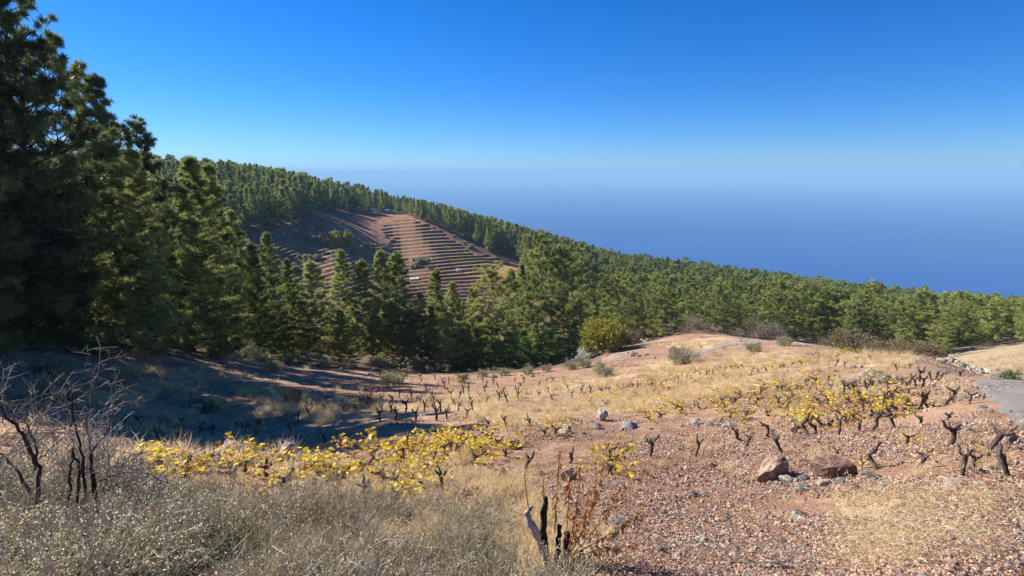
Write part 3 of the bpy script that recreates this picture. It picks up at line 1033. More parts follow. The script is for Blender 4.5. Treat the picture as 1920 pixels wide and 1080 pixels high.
for s_ in big_order[:n_ind]:
    k = int(fr.choice([0, 1, 3, 4, 0, 3, 2])) if gpx[s_] < 1100 else int(fr.integers(0, 6)) if gpx[s_] < 1450 else int(fr.choice([2, 5, 4, 5]))
    where = ('pine on the far wooded hillside left of the terraces' if gpx[s_] < 760 else 'pine of the far wood on the slope right of the terraces' if gpx[s_] < 1150 else 'pine in the packed green wood sloping to the sea')
    plant(FARP[k], (gx[s_], gy[s_]), htree[s_], fr.uniform(0.85, 1.15), where, where.replace('pine', 'pines', 1))


def unlinked(name, me):
    return bpy.data.objects.new(name, me)


def joined_tree(spec_h, tm, cm, name):
    """Trunk and crown as one mesh, the kind the far wood is made of."""
    def arr(me):
        v = np.empty(len(me.vertices) * 3, np.float32); me.vertices.foreach_get('co', v)
        return v.reshape(-1, 3)
    va, vb = arr(tm), arr(cm)
    fa = [list(p.vertices) for p in tm.polygons]
    fb = np.arange(len(vb)).reshape(-1, 3) + len(va)
    q = np.array([f for f in fa if len(f) == 4]); t = np.array([f for f in fa if len(f) == 3])
    ta = np.full(len(va), 0.5, np.float32); tb = np.empty(len(vb), np.float32)
    cm.attributes['tint'].data.foreach_get('value', tb)
    Fs = [x for x in (q, t, fb) if len(x)]
    mi = np.concatenate([np.zeros(len(x), int) if x is not fb else np.ones(len(x), int) for x in Fs])
    return new_mesh(name, np.vstack([va, vb]), Fs, None, False, {'tint': ('FLOAT', 'POINT', np.concatenate([ta, tb]))}, mats=[bark_mat, needle_mat], midx=mi)


def scatter(name, P, Rt, S, I, sources, kind='stuff', **kw):
    """One object whose many like pieces are instanced on its points."""
    colx = bpy.data.collections.new(name + '_pieces')
    for i, m in enumerate(sources):
        colx.objects.link(bpy.data.objects.new('%s_piece_%02d' % (name, i), m))
    me = bpy.data.meshes.new(name)
    P = np.asarray(P, np.float32)
    me.vertices.add(len(P)); me.vertices.foreach_set('co', P.ravel())
    for k, dt, arr in (('rot', 'FLOAT_VECTOR', Rt), ('scl', 'FLOAT_VECTOR', S), ('pick', 'INT', I)):
        a = me.attributes.new(k, dt, 'POINT')
        a.data.foreach_set('vector' if dt == 'FLOAT_VECTOR' else 'value', np.asarray(arr, np.int32 if dt == 'INT' else np.float32).ravel())
    o = obj(name, me, kind=kind, **kw)
    ng = bpy.data.node_groups.new(name + '_nodes', 'GeometryNodeTree')
    ng.interface.new_socket('Geometry', in_out='INPUT', socket_type='NodeSocketGeometry')
    ng.interface.new_socket('Geometry', in_out='OUTPUT', socket_type='NodeSocketGeometry')
    gi = ng.nodes.new('NodeGroupInput'); go = ng.nodes.new('NodeGroupOutput')
    ip = ng.nodes.new('GeometryNodeInstanceOnPoints')
    ci = ng.nodes.new('GeometryNodeCollectionInfo')
    ci.inputs['Collection'].default_value = colx
    ci.inputs['Separate Children'].default_value = True
    ci.inputs['Reset Children'].default_value = True
    ng.links.new(gi.outputs[0], ip.inputs['Points'])
    ng.links.new(ci.outputs[0], ip.inputs['Instance'])
    ip.inputs['Pick Instance'].default_value = True
    for nm, dt, sock in (('rot', 'FLOAT_VECTOR', 'Rotation'), ('scl', 'FLOAT_VECTOR', 'Scale'), ('pick', 'INT', 'Instance Index')):
        na_ = ng.nodes.new('GeometryNodeInputNamedAttribute')
        na_.data_type = dt
        na_.inputs['Name'].default_value = nm
        ng.links.new(na_.outputs['Attribute'], ip.inputs[sock])
    ng.links.new(ip.outputs[0], go.inputs[0])
    md = o.modifiers.new('pieces', 'NODES')
    md.node_group = ng
    return o


far_src = []
for p in FARP:
    tm = [c for c in p.children if c.name.startswith('trunk')][0].data
    cm = [c for c in p.children if c.name.startswith('crown')][0].data
    far_src.append(joined_tree(12, tm, cm, 'far_tree'))
rest = np.array([s_ for s_ in sel if int(s_) not in ind])
nr_ = len(rest)
kk = np.where(gpx[rest] < 1100, fr.choice([0, 1, 3, 4, 0, 3, 2], nr_), np.where(gpx[rest] < 1450, fr.integers(0, 6, nr_), fr.choice([2, 5, 4, 5], nr_)))
hs = htree[rest] / 12.0
wv = fr.uniform(0.85, 1.2, nr_)
scatter('pine_forest', np.stack([gx[rest], gy[rest], gz[rest] - 0.3], 1),
        np.stack([fr.uniform(-0.03, 0.03, nr_), fr.uniform(-0.03, 0.03, nr_), fr.uniform(0, 6.28, nr_)], 1),
        np.stack([hs * wv, hs * wv, hs], 1), kk, far_src)
print('PINES', N_PINES, 'individual far', n_ind, 'forest rest', nr_)

# ------------------------------------------------------------------ leaves, vines
vine_bark = woody('vine_bark', [(0.3, (0.045, 0.030, 0.024)), (0.5, (0.125, 0.088, 0.068)), (0.72, (0.27, 0.22, 0.185))], 26, 0.9, 0.012)
cane_mat = woody('dry_cane', [(0.3, (0.16, 0.07, 0.04)), (0.6, (0.34, 0.17, 0.10)), (0.8, (0.45, 0.30, 0.20))], 30, 0.3, 0.003)
vleaf = leafy('vine_leaf', [(0.0, (0.060, 0.110, 0.020)), (0.16, (0.24, 0.30, 0.030)), (0.34, (0.84, 0.72, 0.04)), (0.58, (0.92, 0.64, 0.04)), (0.72, (0.60, 0.28, 0.035)), (0.90, (0.30, 0.085, 0.030)), (1.0, (0.20, 0.10, 0.05))], trans=0.5, rough=0.45, objvar=0.10)
LEAF_O = np.array([(0, -0.45), (0.28, -0.62), (0.36, -0.22), (0.62, 0.02), (0.34, 0.18), (0.32, 0.48), (0.12, 0.36), (0, 0.68), (-0.12, 0.36), (-0.32, 0.48), (-0.34, 0.18), (-0.62, 0.02), (-0.36, -0.22), (-0.28, -0.62)])


def leaf_cloud(g, cen, nrm, size, tint):
    n = len(cen); m = len(LEAF_O)
    nrm = unit(nrm)
    u = unit(np.cross(nrm, RNG.normal(size=(n, 3))))
    v = np.cross(nrm, u)
    s = np.asarray(size)[:, None, None]
    P = cen[:, None, :] + s * (LEAF_O[None, :, :1] * u[:, None, :] + LEAF_O[None, :, 1:] * v[:, None, :]) - s * 0.35 * nrm[:, None, :] * (LEAF_O ** 2).sum(1)[None, :, None] * RNG.uniform(-0.4, 1.6, (n, 1, 1))
    V = np.concatenate([cen[:, None, :], P], 1).reshape(-1, 3)
    b = np.arange(n)[:, None] * (m + 1)
    T = np.concatenate([np.stack([b[:, 0], b[:, 0] + 1 + j, b[:, 0] + 1 + (j + 1) % m], 1) for j in range(m)])
    g.add(V, T, None, np.repeat(np.clip(tint, 0, 1), m + 1))


def small_leaves(g, cen, dirs, L, w, tint):
    """Narrow two-triangle leaves."""
    n = len(cen)
    d = unit(dirs); s = unit(np.cross(d, RNG.normal(size=(n, 3))))
    L = np.broadcast_to(L, n)[:, None]; w = np.broadcast_to(w, n)[:, None]
    V = np.stack([cen, cen + d * L * 0.5 + s * w * 0.5, cen + d * L, cen + d * L * 0.5 - s * w * 0.5], 1).reshape(-1, 3)
    b = np.arange(n)[:, None] * 4
    g.add(V, None, b + np.array([[0, 1, 2, 3]]), np.repeat(tint, 4))


def vine(seed, arms=3, h=0.42, leaves=0, spread=0.5, lsize=0.085, tint=(0.45, 0.16), canes=0, bend=0.06, sprawl=1.0):
    global RNG
    keep = RNG
    RNG = np.random.default_rng(seed)
    g = Geo()
    k = 7
    z = np.linspace(-0.12, h, k)
    px_ = np.cumsum(RNG.normal(0, bend * 0.35, k)); py_ = np.cumsum(RNG.normal(0, bend * 0.35, k))
    px_ -= px_[1]; py_ -= py_[1]
    P = np.stack([px_ + bend * np.sin(z * 9 + seed), py_, z], 1)
    P -= [P[1, 0], P[1, 1], 0]
    rad = 0.036 + 0.014 * RNG.uniform(-1, 1, k); rad[0] = 0.055; rad[-1] = 0.052; rad[-2] = 0.046
    g.tube(P, rad, 8, 0.42, rough=0.22)
    tips = []
    a0 = RNG.uniform(0, 6.28)
    for i in range(arms):
        a = a0 + i * 6.28 / arms + RNG.normal(0, 0.3)
        ln = RNG.uniform(0.10, 0.24)
        e = RNG.uniform(0.1, 0.9)
        d = np.array([math.cos(a) * math.cos(e), math.sin(a) * math.cos(e), math.sin(e)])
        q0 = P[-1] - [0, 0, 0.02]; q1 = q0 + d * ln * 0.55 + RNG.normal(0, 0.012, 3); q2 = q0 + d * ln + np.array([0, 0, ln * 0.35])
        g.tube([q0, q1, q2], [0.036, 0.027, 0.028], 6, 0.45, rough=0.25)
        for _ in range(2):
            dd = unit(d * 0.5 + RNG.normal(0, 0.5, 3) + [0, 0, 0.8])
            g.tube([q2, q2 + dd * 0.03, q2 + dd * RNG.uniform(0.05, 0.11)], [0.013, 0.009, 0.007], 5, 0.66)
        tips.append(q2)
    parts = [('trunk', g.mesh('vine_trunk', vine_bark, True))]
    pts = []
    if canes:
        c = Geo()
        for i in range(canes):
            o = tips[i % len(tips)] if tips else P[-1]
            a = RNG.uniform(0, 6.28); ln = spread * RNG.uniform(0.7, 1.5)
            t = np.linspace(0, 1, 7)[:, None]
            d = np.array([math.cos(a), math.sin(a), 0])
            up = RNG.uniform(0.1, 0.45)
            Q = o + d * ln * t + np.array([0, 0, 1.0]) * (up * np.sin(t * 2.4) - (o[2] * 0.75 + up * 0.5) * t ** 2 * sprawl) + np.cumsum(RNG.normal(0, 0.02, (7, 3)), 0) * [1, 1, 0.5]
            Q[:, 2] = np.maximum(Q[:, 2], 0.03)
            c.tube(Q, np.linspace(0.006, 0.0025, 7), 4, 0.5, cap=False)
            pts.append(Q)
        parts.append(('canes', c.mesh('vine_canes', cane_mat)))
    if leaves:
        l = Geo()
        if pts:
            allp = np.concatenate([np.array([np.interp(np.linspace(0.15, 1, 24), np.linspace(0, 1, 7), q[:, j]) for j in range(3)]).T for q in pts])
            cen = allp[RNG.integers(0, len(allp), leaves)] + RNG.normal(0, 0.05, (leaves, 3))
        else:
            cen = RNG.normal(0, spread * 0.5, (leaves, 3)) * [1, 1, 0.25] + [0, 0, 0.18]
        cen[:, 2] = np.maximum(cen[:, 2], 0.025)
        nr = RNG.normal(0, 0.55, (leaves, 3)) + [-0.35, -0.35, 0.75]
        leaf_cloud(l, cen, nr, lsize * RNG.uniform(0.55, 1.15, leaves), RNG.normal(tint[0], tint[1], leaves))
        parts.append(('leaves', l.mesh('vine_leaves', vleaf)))
    RNG = keep
    e = proto_root('grapevine')
    for nm, m in parts:
        obj(nm, m, e)
    return e


VB = [vine(10 + i, arms=a, h=h, bend=bd) for i, (a, h, bd) in enumerate([(3, 0.44, 0.05), (2, 0.38, 0.08), (4, 0.46, 0.03), (2, 0.33, 0.12), (3, 0.40, 0.07), (1, 0.42, 0.14)])]
VF = [vine(30 + i, arms=3, h=0.36, leaves=lv, spread=0.42, canes=4, tint=(0.46, 0.10)) for i, lv in enumerate([9, 14, 7])]
VL = [vine(40 + i, arms=3, h=0.34, leaves=70, spread=0.66, canes=9, lsize=0.085, tint=(tm, 0.16)) for i, tm in enumerate([0.46, 0.55, 0.40])]
VR = [vine(50 + i, arms=3, h=0.27, leaves=60, spread=0.70, canes=7, lsize=0.078, tint=(tm, ts), sprawl=0.8) for i, (tm, ts) in enumerate([(0.27, 0.20), (0.40, 0.26), (0.60, 0.28), (0.34, 0.26)])]


def vine_at(proto, px, py, label, group=None, s=1.0, rz=None):
    p = ground_at(px, py)
    if p is None:
        return
    if not hasattr(s, '__len__') and proto in VL + VR:
        s = (s * 0.9, s * 0.9, s * 0.55)
    elif not hasattr(s, '__len__'):
        s = s * 0.68
    return place(proto, (p.x, p.y, p.z - 0.01), random.uniform(0, 6.28) if rz is None else rz, s, label, 'grapevine', group)


NV = 'bare and nearly bare vines of the near rows'
for px, py, pr, s, lab in [
    (1147, 860, VB[1], 1.05, 'forked bare vine just left of the straight knob headed one, long shadow to its right'),
    (1219, 858, VB[2], 1.05, 'straight bare vine with a crown of short spurs casting a dark shadow on bare soil'),
    (1305, 855, VB[0], 0.9, 'short bare vine third along the open row, yellow leaves just right of its foot'),
    (1336, 884, VF[2], 0.55, 'low sprawl of yellow leaves on a lying vine below the third bare vine'),
    (1401, 838, VF[0], 0.8, 'small dark vine holding a few bright yellow leaves, left of the wedge boulder'),
    (1466, 850, VB[1], 1.15, 'two armed bare vine spreading right behind the wedge boulder'),
    (990, 887, VB[0], 1.0, 'bare vine with three stubs left of the tilted pale stones, near the dead stump'),
    (1059, 868, VB[3], 1.0, 'bent bare vine with one yellow leaf on its head, above the dead stump'),
    (1533, 815, VB[5], 1.0, 'thick leaning bare vine with no arms above the pale topped boulder'),
    (1562, 856, VB[3], 0.6, 'short dark vine stub touching the top of the pale topped boulder'),
    (1643, 882, VB[5], 1.1, 'hook shaped bare vine right of the pale topped boulder'),
    (1612, 878, VF[1], 0.6, 'small vine tuft of yellow leaves between the pale topped boulder and the hooked vine'),
    (1703, 833, VB[1], 0.85, 'small forked vine leaning right, left of the thick knobbly one'),
    (1728, 797, VB[4], 0.9, 'leaning bare vine with a thin shadow, upper left of the knobbly one'),
    (1786, 797, VB[3], 0.9, 'crooked bare vine directly behind the thick knobbly one'),
    (1777, 838, VB[2], 1.15, 'thick knobbly bare vine with a round swollen head'),
    (1847, 845, VB[1], 1.35, 'wide armed bare vine like a letter T near the road stone'),
    (1725, 881, VF[0], 0.9, 'twisted vine with one large pale yellow leaf beside it'),
    (1797, 897, VB[0], 1.1, 'bare vine leaning right beside the pale flat rock'),
    (1833, 880, VF[1], 0.8, 'vine clump with orange and yellow leaves between two bare vines'),
    (1892, 903, VB[1], 1.2, 'heavy dark vine with a long left arm close to the frame edge'),
    (1856, 910, VB[3], 0.6, 'dark vine stub low on the ground before the heavy armed vine'),
    (710, 905, VB[4], 1.05, 'dark stout vine standing left of a column of yellow leaves'),
    (828, 918, VB[2], 0.8, 'dark vine stump with pale cut ends low in the yellow row'),
    (679, 942, VB[0], 0.8, 'black vine stump half sunk in the grey scrub'),
    (719, 838, VB[3], 1.0, 'bare upright vine in the mouth of the dark shadow'),
    (770, 849, VB[5], 1.0, 'curved bare vine right of the shadow mouth'),
    (836, 852, VB[1], 1.0, 'V shaped bare vine amid the yellow leaves'),
    (927, 812, VB[5], 1.0, 'leaning bare vine at the foot of the pale grass bank'),
    (1002, 800, VB[4], 1.0, 'leaning bare vine above the greenish yellow leaf patch'),
    (948, 800, VB[0], 0.9, 'upright bare vine on the foot of the grass bank beside the leaning one'),
    (1644, 704, VB[4], 1.0, 'dark leaning vine on the upper slope, left one before the round grey stone'),
    (1683, 694, VB[1], 1.1, 'bare vine on pale leaning feet near the crest, its arms to the left'),
    (1697, 691, VB[5], 1.1, 'tall leaning vine near the crest pressed to the pale footed one'),
    (1716, 728, VB[0], 1.1, 'pale barked vine, first of the pair with long shadows right of the grey stone'),
    (1727, 727, VB[2], 1.1, 'pale barked vine, second of the pair with long shadows right of the grey stone'),
    (1746, 715, VB[1], 1.1, 'pale barked vine behind the shadow casting pair'),
    (1760, 712, VB[4], 1.0, 'last pale barked vine of the short slanting file toward the road'),
    (1706, 731, VB[3], 1.0, 'crooked dark vine just left of the shadow casting pair'),
    (1692, 739, VB[5], 0.9, 'dark vine with a looped arm between the paler file and the leafy patch'),
    (1665, 750, VB[4], 0.9, 'thin dark vine at the lower end of the slanting file'),
    (1738, 662, VB[0], 1.0, 'small dark vine on the crest beside the pale wall stones'),
    (1728, 662, VB[2], 1.0, 'small bushy headed vine on the crest left of the wall stones')]:
    k_ = 0.52 if px > 1480 else 0.60
    vine_at(pr, px, py, lab, NV, (s * k_ * 1.08, s * k_ * 1.08, s * k_))

# leafy strip in front of the stone edge and the yellow patch
vr = np.random.default_rng(8)
strip = sorted([(275, 905), (318, 880), (352, 896), (392, 885), (430, 905), (455, 885), (500, 892), (540, 915), (585, 905), (615, 893), (648, 905), (690, 890), (745, 875), (735, 915), (662, 868), (700, 862)])
for i, (px, py) in enumerate(strip):
    vine_at(VL[vr.integers(0, 3)], px, py, '%s low yellow leaved vine from the left in the strip along the stones' % nth(i + 1), 'vines with yellow leaves along the stone edge', vr.uniform(0.75, 1.0))
strip = sorted([(760, 845), (785, 862), (800, 838), (812, 862), (828, 830), (845, 845), (862, 830), (870, 852), (890, 835), (905, 848), (915, 828), (935, 838), (945, 855), (880, 868), (800, 885), (770, 930), (745, 940), (1040, 815), (1018, 818), (1145, 888), (1150, 880)])
for i, (px, py) in enumerate(strip):
    vine_at(VL[vr.integers(0, 3)], px, py, '%s leafy vine from the left in the yellow patch right of the shadow' % nth(i + 1), 'leafy vines of the yellow patch', vr.uniform(0.6, 0.95))
# vines in the shade beyond the stones
lab = 'dark vine standing in the deep tree shadow beyond the stone edge'
for px, py in [(238, 802), (262, 800), (300, 806), (346, 798), (372, 812), (330, 828), (298, 826), (460, 812), (445, 806), (486, 806), (560, 790), (610, 830), (545, 812), (400, 815), (350, 840)]:
    vine_at([VB[2], VF[1], VB[0], VF[0]][vr.integers(0, 4)], px, py, lab, 'vines in the tree shadow', vr.uniform(0.8, 1.1))
# small bare vines on the far side of the hollow, in contour rows
nb = 0
for k, (y0, x0, x1, sag) in enumerate([(705, 700, 1010, 14), (714, 720, 1060, 12), (722, 700, 1080, 12), (733, 760, 1100, 14), (745, 720, 1120, 10), (757, 600, 960, 8), (770, 560, 900, 8), (785, 560, 880, 8)]):
    n = 12 if k < 5 else 11
    for i in range(n):
        u = (i + vr.uniform(0.1, 0.9)) / n
        px = x0 + (x1 - x0) * u
        py = y0 + sag * math.sin(math.pi * u) * 0.5 + vr.uniform(-2, 2)
        if 585 < px < 700 and py > 775:
            continue
        lb = 'small dark bare vine in the contour rows across the reddish hollow' if k < 5 else 'dark bare vine among dry grass beyond the yellow leafy patch'
        vine_at([VB, VF][vr.uniform() < 0.15][vr.integers(0, 3)], px, py, lb, 'bare vines of the hollow' if k < 5 else 'bare vines in the grass beyond the yellow patch', vr.uniform(0.9, 1.25))
        nb += 1
# rows still in leaf on the knoll side
rows = [((1100, 762), (1640, 656), 36, 'leafy vine of the long diagonal row climbing the knoll', 'vines of the long diagonal row', [0, 1, 2, 2]),
        ((1190, 792), (1560, 712), 17, 'leafy vine of the second diagonal row below it', 'vines of the second diagonal row', [1, 2, 0]),
        ((1110, 735), (1400, 686), 22, 'straw coloured leafy vine on the pale grass bank', 'leafy vines of the grass bank', [1, 2]),
        ((1330, 792), (1690, 742), 10, 'yellow leaved vine in the thick leafy patch before the knoll', 'vines of the leafy patch', [0, 1, 3]),
        ((1440, 770), (1650, 712), 9, 'green leaved vine above the thick leafy patch', 'vines above the leafy patch', [0, 3, 1]),
        ((1480, 812), (1700, 768), 12, 'low vine with scattered yellow leaves below the leafy patch', 'low vines below the leafy patch', [1, 2])]
for (a, b_, n, lb, gp_, ks) in rows:
    for i in range(n):
        u = (i + vr.uniform(0.2, 0.8)) / n
        u = u ** 0.85
        px = a[0] + (b_[0] - a[0]) * u; py = a[1] + (b_[1] - a[1]) * u
        vine_at(VR[int(vr.choice(ks))], px + vr.uniform(-3, 3), py + vr.uniform(-4, 4), '%s from the left, %s' % (nth(i + 1), lb), gp_, vr.uniform(0.7, 1.1))

for (a, b_, n, lb, gp_) in [((1080, 742), (1300, 716), 12, 'bare vine on the grass bank below the reddish slope', 'bare vines of the grass bank'),
                           ((1340, 772), (1680, 758), 7, 'bare dark vine among the yellow leaves of the thick patch', 'bare vines of the leafy patch'),
                           ((1420, 748), (1640, 722), 6, 'bare dark vine on the upper side of the thick leafy patch', 'bare vines above the leafy patch'),
                           ((1380, 826), (1700, 806), 8, 'small bare vine between the boulders and the leafy patch', 'bare vines between boulders and leafy patch'),
                           ((1570, 742), (1800, 706), 11, 'bare vine in the upper open row running toward the road', 'bare vines of the upper open row'),
                           ((1600, 776), (1830, 756), 10, 'bare vine in the middle open row running toward the road', 'bare vines of the middle open row'),
                           ((1560, 690), (1660, 672), 6, 'small bare vine on the crest side of the grey stones', 'bare vines near the grey stones')]:
    for i in range(n):
        u = (i + vr.uniform(0.2, 0.8)) / n
        vine_at(VB[vr.integers(0, 6)], a[0] + (b_[0] - a[0]) * u, a[1] + (b_[1] - a[1]) * u + vr.uniform(-4, 4), lb, gp_, vr.uniform(0.75, 1.1))

# ------------------------------------------------------------------ rocks
def rock_mat(name, cols, lich=(0.45, 0.43, 0.38)):
    m, nt, b = mat_new(name)
    tc = nd(nt, 'ShaderNodeTexCoord')
    oi = nd(nt, 'ShaderNodeObjectInfo')
    ad = nd(nt, 'ShaderNodeVectorMath', operation='ADD')
    nt.links.new(tc.outputs['Object'], ad.inputs[0])
    cmb = nd(nt, 'ShaderNodeCombineXYZ')
    nt.links.new(math_n(nt, 'MULTIPLY', oi.outputs['Random'], 37.0), cmb.inputs[0])
    nt.links.new(cmb.outputs[0], ad.inputs[1])
    n = noise(nt, 2.2, 6, 0.65, ad.outputs[0])
    f = noise(nt, 14, 5, 0.7, ad.outputs[0])
    c = ramp(nt, math_n(nt, 'ADD', n, math_n(nt, 'MULTIPLY', math_n(nt, 'SUBTRACT', oi.outputs['Random'], 0.5), 0.25)), cols)
    c = mixc(nt, ramp(nt, f, [(0.55, 0), (0.68, 0.7)]), c, lich)
    c = mixc(nt, ramp(nt, f, [(0.32, 0.7), (0.42, 0)]), c, (0.05, 0.04, 0.035))
    nt.links.new(c, b.inputs['Base Color'])
    b.inputs['Roughness'].default_value = 0.9
    b.inputs['Specular IOR Level'].default_value = 0.2
    bump(nt, b, math_n(nt, 'ADD', n, math_n(nt, 'MULTIPLY', f, 0.5)), 0.8, 0.06)
    return m


R_RED = rock_mat('red_rock', [(0.35, (0.20, 0.105, 0.075)), (0.5, (0.40, 0.25, 0.18)), (0.65, (0.52, 0.40, 0.31))])
R_GREY = rock_mat('grey_rock', [(0.35, (0.085, 0.080, 0.078)), (0.5, (0.19, 0.17, 0.155)), (0.65, (0.30, 0.27, 0.245))])
R_PALE = rock_mat('pale_rock', [(0.35, (0.26, 0.22, 0.18)), (0.5, (0.42, 0.36, 0.29)), (0.65, (0.52, 0.46, 0.38))], (0.58, 0.54, 0.47))
import bmesh


def rock_mesh(seed, sub=4, cuts=11, flat=1.0, rough=0.10):
    bm = bmesh.new()
    bmesh.ops.create_icosphere(bm, subdivisions=sub, radius=1)
    V = np.array([v.co[:] for v in bm.verts]); T = np.array([[v.index for v in f.verts] for f in bm.faces])
    bm.free()
    rg = np.random.default_rng(seed)
    for _ in range(cuts):
        n = unit(rg.normal(size=3) * [1, 1, 0.8]); d = rg.uniform(0.45, 0.85)
        s = V @ n
        V = V - np.outer(np.maximum(s - d, 0) * 0.93, n)
    V *= 1 + rough * (vnoise(V[:, 0] * 3.1 + seed, V[:, 1] * 3.1 + V[:, 2] * 2.3, seed)[:, None] + 0.5 * vnoise(V[:, 0] * 8 + seed, V[:, 1] * 8 - V[:, 2] * 7, seed + 3)[:, None])
    V /= np.abs(V).max(0)
    V *= [1, 1, flat]
    return V, T


def rock_protos(mat, seeds, **kw):
    out = []
    for s_ in seeds:
        V, T = rock_mesh(s_, **kw)
        out.append(new_mesh('rock', V, T, mat, False))
    return out


ROCKS = {'red': rock_protos(R_RED, [1, 2, 3]), 'grey': rock_protos(R_GREY, [4, 5, 6, 7]), 'pale': rock_protos(R_PALE, [8, 9, 10, 11])}
rk = np.random.default_rng(3)


def rock(px, py, wpx, kind, label, group=None, name='rock', asp=(0.8, 0.62), sink=0.32, rz=None, tilt=0.15):
    p = ground_at(px, py)
    if p is None:
        return None
    az, t = pix_at(px, py)
    depth = p.y * CP - p.z * SP
    w = wpx / F * depth / 2
    me_ = ROCKS[kind][rk.integers(0, len(ROCKS[kind]))]
    h_ = w * asp[1]
    return obj(name, me_, label=label, cat='rock', group=group, loc=(p.x, p.y, p.z + h_ * (1 - sink * 2) * 0.9),
               rot=(rk.uniform(-tilt, tilt), rk.uniform(-tilt, tilt), rk.uniform(0, 6.28) if rz is None else rz), scale=(w, w * asp[0], h_))


